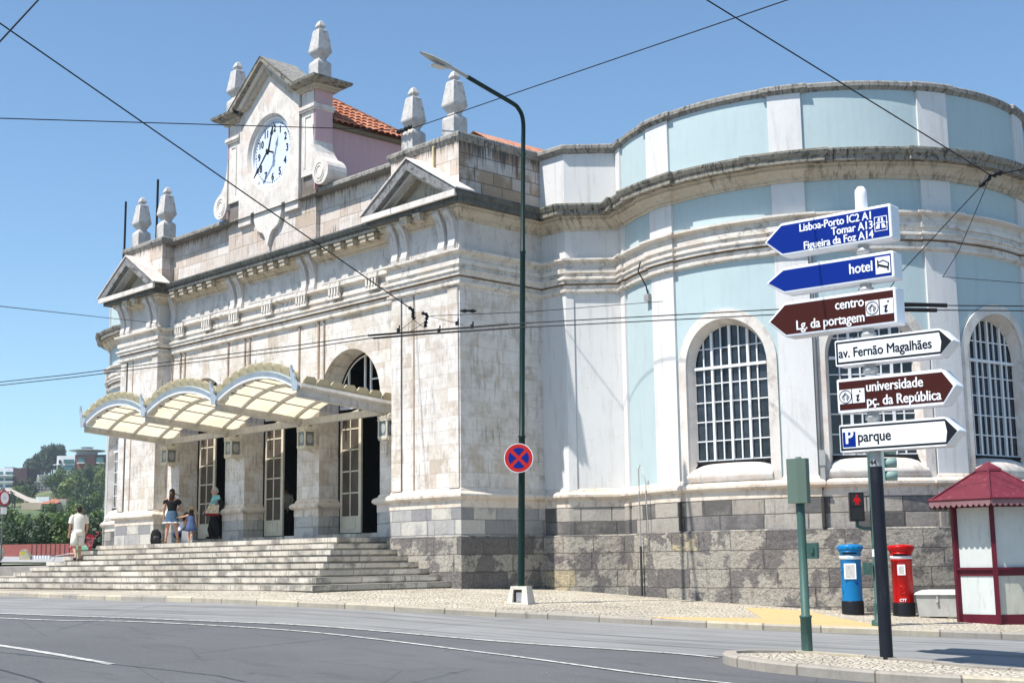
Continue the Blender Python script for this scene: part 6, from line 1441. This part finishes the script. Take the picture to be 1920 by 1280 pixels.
# white vans behind the row of trees
VW=simple('van_white',(.75,.76,.78),.35,var=.03); TY=simple('tyre',(.02,.02,.02),.8)
def van(px,D,lab,rz):
    p=gat(px,D); e=empty('parked_van',p,rz); tag(e,lab,'van','white vans parked behind the tree row')
    b=MB(); o=[(-2.4,.4),(2.4,.4),(2.45,1.0),(2.1,1.3),(1.6,2.1),(-2.3,2.15),(-2.4,1.9)]; b.prism(o,-.9,.9); b.build('body',VW,e)
    for x in (1.0,-.3,-1.5):
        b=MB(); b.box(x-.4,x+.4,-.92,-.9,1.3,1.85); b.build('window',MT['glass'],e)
    for x in (-1.5,1.5):
        b=MB(); b.lathe([(0,-.95),(.33,-.95),(.33,-.7),(0,-.7)],(x,0,.33),14,False,'Y'); b.build('wheel',TY,e)
for i,(px,l) in enumerate(((40,'second from the left'),(82,'third from the left'),(0,'leftmost'),(118,'rightmost'))): 
    van(px,128+i,'white van glimpsed through the tree row, %s'%l,math.atan2(cr.y,cr.x)+rt.uniform(-.1,.1))
# red hoarding
p0,p1=gat(8,92),gat(182,92); FD=(p1-p0); FL=FD.length; fr=empty('red_fence',p0,math.atan2(FD.y,FD.x)); tag(fr,'low salmon red slatted fence behind the stone posts at the left','fence')
RF=simple('fence_red',(.36,.12,.10),.8,var=.1,sc=2)
b=MB(); b.box(0,FL,-.05,.05,-.1,.80); b.build('fence_panel',RF,fr)
b=MB(); b.box(0,FL*1.0,-.10,.10,-.22,-.0); b.build('fence_base',simple('fence_base',(.10,.10,.11),.9),fr)
for k in range(12):
    b=MB(); x=FL*(.33+k*.05); b.box(x-.012,x+.012,-.08,-.05,-.1,.82); b.build('fence_post',simple('fence_post',(.10,.06,.06),.8),fr)
# railing bars, stone marker, white blocks
p=gat(53,68); mk=empty('stone_marker',p,away); tag(mk,'rounded stone marker with a yellow patch in front of the red fence','stone marker')
SM=simple('marker_stone',(.42,.38,.28),.9,var=.2,bump=.3)
b=MB(); o=[(-.34,0),(.22,0),(.22,.42),(.14,.53),(.02,.56),(-.10,.50),(-.30,.22)]; b.prism(o,-.15,.2); b.build('stone',SM,mk)
b=MB(); b.box(-.05,.16,.2,.205,.30,.44); b.build('patch',simple('yellow_patch',(.5,.42,.02),.8),mk); mk.rotation_euler=(0,0,away)
p=gat(-2,66); sw=empty('stone_ring',p+Vector((0,0,.35)),away+PI); tag(sw,'pale round stone ring cut by the left picture edge','stone ring'); b=MB(); b.lathe([(.22,-.1),(.40,-.1),(.42,-.05),(.42,.1),(.22,.1),(.22,-.1)],(0,0,0),24,True,'Y'); b.box(-.12,.30,-.1,.1,-.5,-.3); b.build('ring',SM,sw)
for k in range(8):
    p=gat(62+k*5.2,74); b=MB(); b.obox(p+Vector((0,0,.12)),.07,.06,.1); tag(b.build('white_block',WHT),'small white block in the low row before the fence','block','row of small white blocks')
b=MB(); q0=gat(104,56); b.tube([q0+Vector((0,0,.0)),q0+Vector((.1,.1,.28)),q0+Vector((.5,.5,.36)),q0+Vector((1.0,1.,.36))],.02,6); tag(b.build('metal_hoop',GALV),'low curved metal rail left of the walking man','rail')
# sign at far left
p=gat(8,56); p.z=at(8,1066,56).z; rs=empty('road_sign',p,math.atan2(-(CP-p).x,(CP-p).y)+PI+R(38)); rs.location=p; tag(rs,'round white sign with red rim on a thin grey post at the far left','road sign')
rs.rotation_euler=(0,0,math.atan2((CP-p).y,(CP-p).x)+PI/2+R(50))
b=MB(); b.lathe([(.035,-.2),(.035,3.3)],(0,0,0),10); b.build('post',simple('post_grey',(.10,.11,.12),.6),rs)
b=MB(); b.lathe([(0,.05),(.31,.05),(.31,.03),(0,.03)],(0,0,2.88),28,False,'Y'); b.build('sign_ring',simple('rim_red',(.45,.012,.03),.4),rs); b=MB(); b.lathe([(0,.06),(.245,.06)],(0,0,2.88),28,False,'Y'); b.build('sign_face',WHT,rs)
text_obj('lettering','3,5',.15,(0,-.064,2.83),(1,0,0),simple('sign_grey',(.45,.45,.5),.5),rs,bold=.0)
b=MB(); b.box(-.17,.17,-.05,-.035,2.22,2.50); b.build('sub_plate',WHT,rs)
for ch in list(rs.children): 
    pass
# low wall / raised pavement on the left behind the steps
q=[at(-300,1070,51),at(-60,1067,50.5),at(60,1063,50),at(160,1061,49)]; b=MB()
pth=[(v.x,v.y) for v in q]; b.sweep(pth,[(.0,.2),(.0,.70),(-5.5,.80)]); lw=b.build('raised_pavement',simple('kerb_dark',(.30,.28,.26),.9,dirt=(.15,.13,.12))); tag(lw,kind='structure')
# houses
FX=Vector((cr.x,cr.y,0)).normalized(); FA=math.atan2(FX.y,FX.x)
WH=simple('wall_white',(.74,.75,.77),.8,var=.04,sc=.3); BK=simple('wall_brick',(.22,.085,.065),.9,var=.1,sc=.3); BKD=simple('wall_brick_dark',(.085,.05,.055),.9,var=.1,sc=.3); GW=simple('house_glass',(.05,.14,.15),.15,var=.3,sc=.2); TERR=simple('house_roof',(.42,.15,.10),.9,var=.15,sc=.6)
BGE=simple('house_beige',(.48,.40,.30),.9,var=.12,sc=.4); SCF=simple('scaffold',(.16,.165,.18),.7,var=.2,sc=.5); SCL=simple('scaffold_pale',(.38,.38,.38),.7,var=.2,sc=.5)
def hbox(name,px0,px1,py0,py1,D,dep,m_,par,off=0.):
    # a block whose front spans the picture box at range D
    k=D/2547.77; c_=at((px0+px1)/2,(py0+py1)/2,D+off); b=MB(); F_=Vector((cf.x,cf.y,0)).normalized()
    b.obox(c_+F_*dep/2,(px1-px0)/2*k,dep/2,(py1-py0)/2*k,FA); 
    if par is None: return b.build(name,m_)
    o=b.build(name,m_); o.parent=par; return o
def house(name,label): e=empty(name); tag(e,label,'building'); return e
A_=house('apartment_building','modern white and brick apartment block with a round roof pavilion on the hill'); D=600
hbox('white_wing',106,140,854,892,D,12,WH,A_); hbox('brick_wing',140,176,852,900,D,11,BK,A_); hbox('dark_brick_wing',176,200,852,905,D+3,9,BKD,A_)
for a in ((119,138,861,868),(118,140,872,880),(118,138,884,890)): hbox('window',*a,D,.6,GW,A_,-.5)
for a in ((110,114,862,869),(109,114,872,878),(110,115,884,889)): hbox('window',*a,D,.6,MT['dark'],A_,-.5)
for a in ((147,158,857,866),(181,193,857,866)): w_=hbox('window',*a,D,.6,GW,A_,-.5)
for a in ((144,158,866.5,868),(180,194,866.5,868),(99,108,870,871.5),(99,108,881,882.5)): hbox('balcony',*a,D,2.5,WH,A_,-2.2)
b=MB(); c_=at(163,852,D+6); b.lathe([(4.6,-1),(4.6,1.4),(7.8,1.5),(7.9,1.8),(4.,2.3),(2.4,2.4),(2.4,3.1),(3.0,3.2),(0,3.3)],c_,24,False); b.build('round_pavilion',simple('pavilion_grey',(.35,.36,.38),.8),A_)
B2=house('apartment_building','low modern apartment block with glass bays and a dark brick side at the far left'); D=520
hbox('glass_wing',-30,24,878,918,D,12,WH,B2); hbox('dark_brick_wing',24,50,877,914,D,11,BKD,B2)
for y in (884,896,908): hbox('window',10,23,y,y+5,D,.6,GW,B2,-.5); hbox('window',-12,5,y,y+5,D,.6,GW,B2,-.5); hbox('balcony',-14,24,y+6,y+7.5,D,2.5,WH,B2,-2)
hbox('roof_box',8,23,875,878,D+2,5,simple('roofbox',(.3,.35,.42),.7),B2)
B3=house('scaffolded_building','dark grey unfinished building wrapped in scaffolding below the ridge trees'); D=480
hbox('block',64,100,902,932,D,10,SCF,B3); hbox('upper_block',74,116,889,905,D+3,10,SCF,B3)
for y in (890,896,902,908,914,920,926): hbox('floor_rail',58 if y>900 else 72,98 if y>900 else 112,y,y+1.0,D-1.5,.3,SCL,B3)
for x in (58,64,70,76,82,88,94): hbox('scaffold_pole',x,x+.6,905,930,D-1.6,.2,SCL,B3)
for a in ((84,91,903,908),(96,102,908,930),(72,80,912,918)): hbox('opening',*a,D-1.2,.3,MT['dark'],B3)
H1=house('red_roofed_house','small house with a terracotta roof and pillared porch on the lower hill'); D=300
hbox('wall',77,108,944,957,D,6,BGE,H1); hbox('porch_opening',78,89,949,957,D-.3,.5,MT['dark'],H1); hbox('porch_opening',92,104,949,957,D-.3,.5,MT['dark'],H1)
k=D/2547.77; c_=at(93,944,D); F_=Vector((cf.x,cf.y,0)).normalized(); b=MB(); w_=17.5*k
b.add([c_-FX*w_-F_*.8,c_+FX*w_*.75-F_*.8,c_+FX*w_+F_*6+Vector((0,0,1.3)),c_-FX*w_*.6+F_*6+Vector((0,0,1.3)),c_+FX*w_*.9+F_*11],[(0,1,2,3),(1,4,2)]); b.build('roof',TERR,H1)
hbox('side_wall',108,124,936,958,D+2,5,simple('house_green',(.36,.38,.30),.9),H1)
rw=hbox('retaining_wall',40,80,942,955,D+4,1.0,BGE,None); tag(rw,'beige retaining wall left of the red roofed house','wall')
rw=hbox('retaining_wall',67,92,931,940,D+60,1.0,WH,None); tag(rw,'white wall below the scaffolded building','wall')
rw=hbox('retaining_wall',-6,8,950,956,D-40,1.0,simple('wall_pink',(.45,.22,.18),.9),None); tag(rw,'small pinkish wall at the far left of the slope','wall')
b=MB(); P=[]
for px,py,D_ in ((-30,912,430),(22,916,420),(50,930,385),(82,941,350)):
    for dy in (0,9): P.append(at(px,py+dy,D_-dy*1.0))
b.add(P,[(i*2,i*2+1,i*2+3,i*2+2) for i in range(3)]); tag(b.build('hill_road',simple('hill_road',(.36,.32,.28),.9)),kind='structure')
# ================================================================= thin summer haze over the whole place
b=MB(); b.box(-1500,400,-700,1500,-14,90)
hm=bpy.data.materials.new('haze'); hm.use_nodes=True; hn=hm.node_tree; hn.nodes.clear(); ho=hn.nodes.new('ShaderNodeOutputMaterial'); hv=hn.nodes.new('ShaderNodeVolumePrincipled')
hv.inputs['Color'].default_value=(.80,.90,1,1); hv.inputs['Density'].default_value=.0002; hv.inputs['Anisotropy'].default_value=.1; hn.links.new(hv.outputs[0],ho.inputs['Volume'])
tag(b.build('haze',hm),kind='stuff')
# ================================================================= light, sky
w=bpy.data.worlds.new('World'); bpy.context.scene.world=w; w.use_nodes=True; nt=w.node_tree; nt.nodes.clear()
sky=nt.nodes.new('ShaderNodeTexSky'); sky.sky_type='NISHITA'; sky.sun_disc=False
EL,AZ=60.0,9.5   # sun elevation; bearing from -Y towards -X
sd=Vector((-math.sin(R(AZ))*math.cos(R(EL)),-math.cos(R(AZ))*math.cos(R(EL)),math.sin(R(EL))))
sky.sun_elevation=R(EL); sky.sun_rotation=math.atan2(sd.x,sd.y); sky.air_density=1.0; sky.dust_density=.25; sky.ozone_density=3.2; sky.altitude=50
bg=nt.nodes.new('ShaderNodeBackground'); bg.inputs[1].default_value=.110; wo=nt.nodes.new('ShaderNodeOutputWorld')
tn=nt.nodes.new('ShaderNodeVectorMath'); tn.operation='MULTIPLY'; tn.inputs[1].default_value=(.97,1.11,1.13); nt.links.new(sky.outputs[0],tn.inputs[0]); nt.links.new(tn.outputs[0],bg.inputs[0]); nt.links.new(bg.outputs[0],wo.inputs[0])
sl=bpy.data.lights.new('sun','SUN'); sl.energy=5.0; sl.angle=R(.5); sl.color=(1,.95,.88); so=bpy.data.objects.new('sun',sl); C.objects.link(so)
so.rotation_euler=(-sd).to_track_quat('-Z','Y').to_euler(); so.location=(0,-20,40)
sc=bpy.context.scene; sc.view_settings.view_transform='Standard'; sc.view_settings.look='None'; sc.view_settings.exposure=0.50; sc.view_settings.gamma=1
sc.cycles.max_bounces=8; sc.cycles.diffuse_bounces=5; sc.cycles.glossy_bounces=3; sc.cycles.transparent_max_bounces=4
bpy.context.view_layer.update()
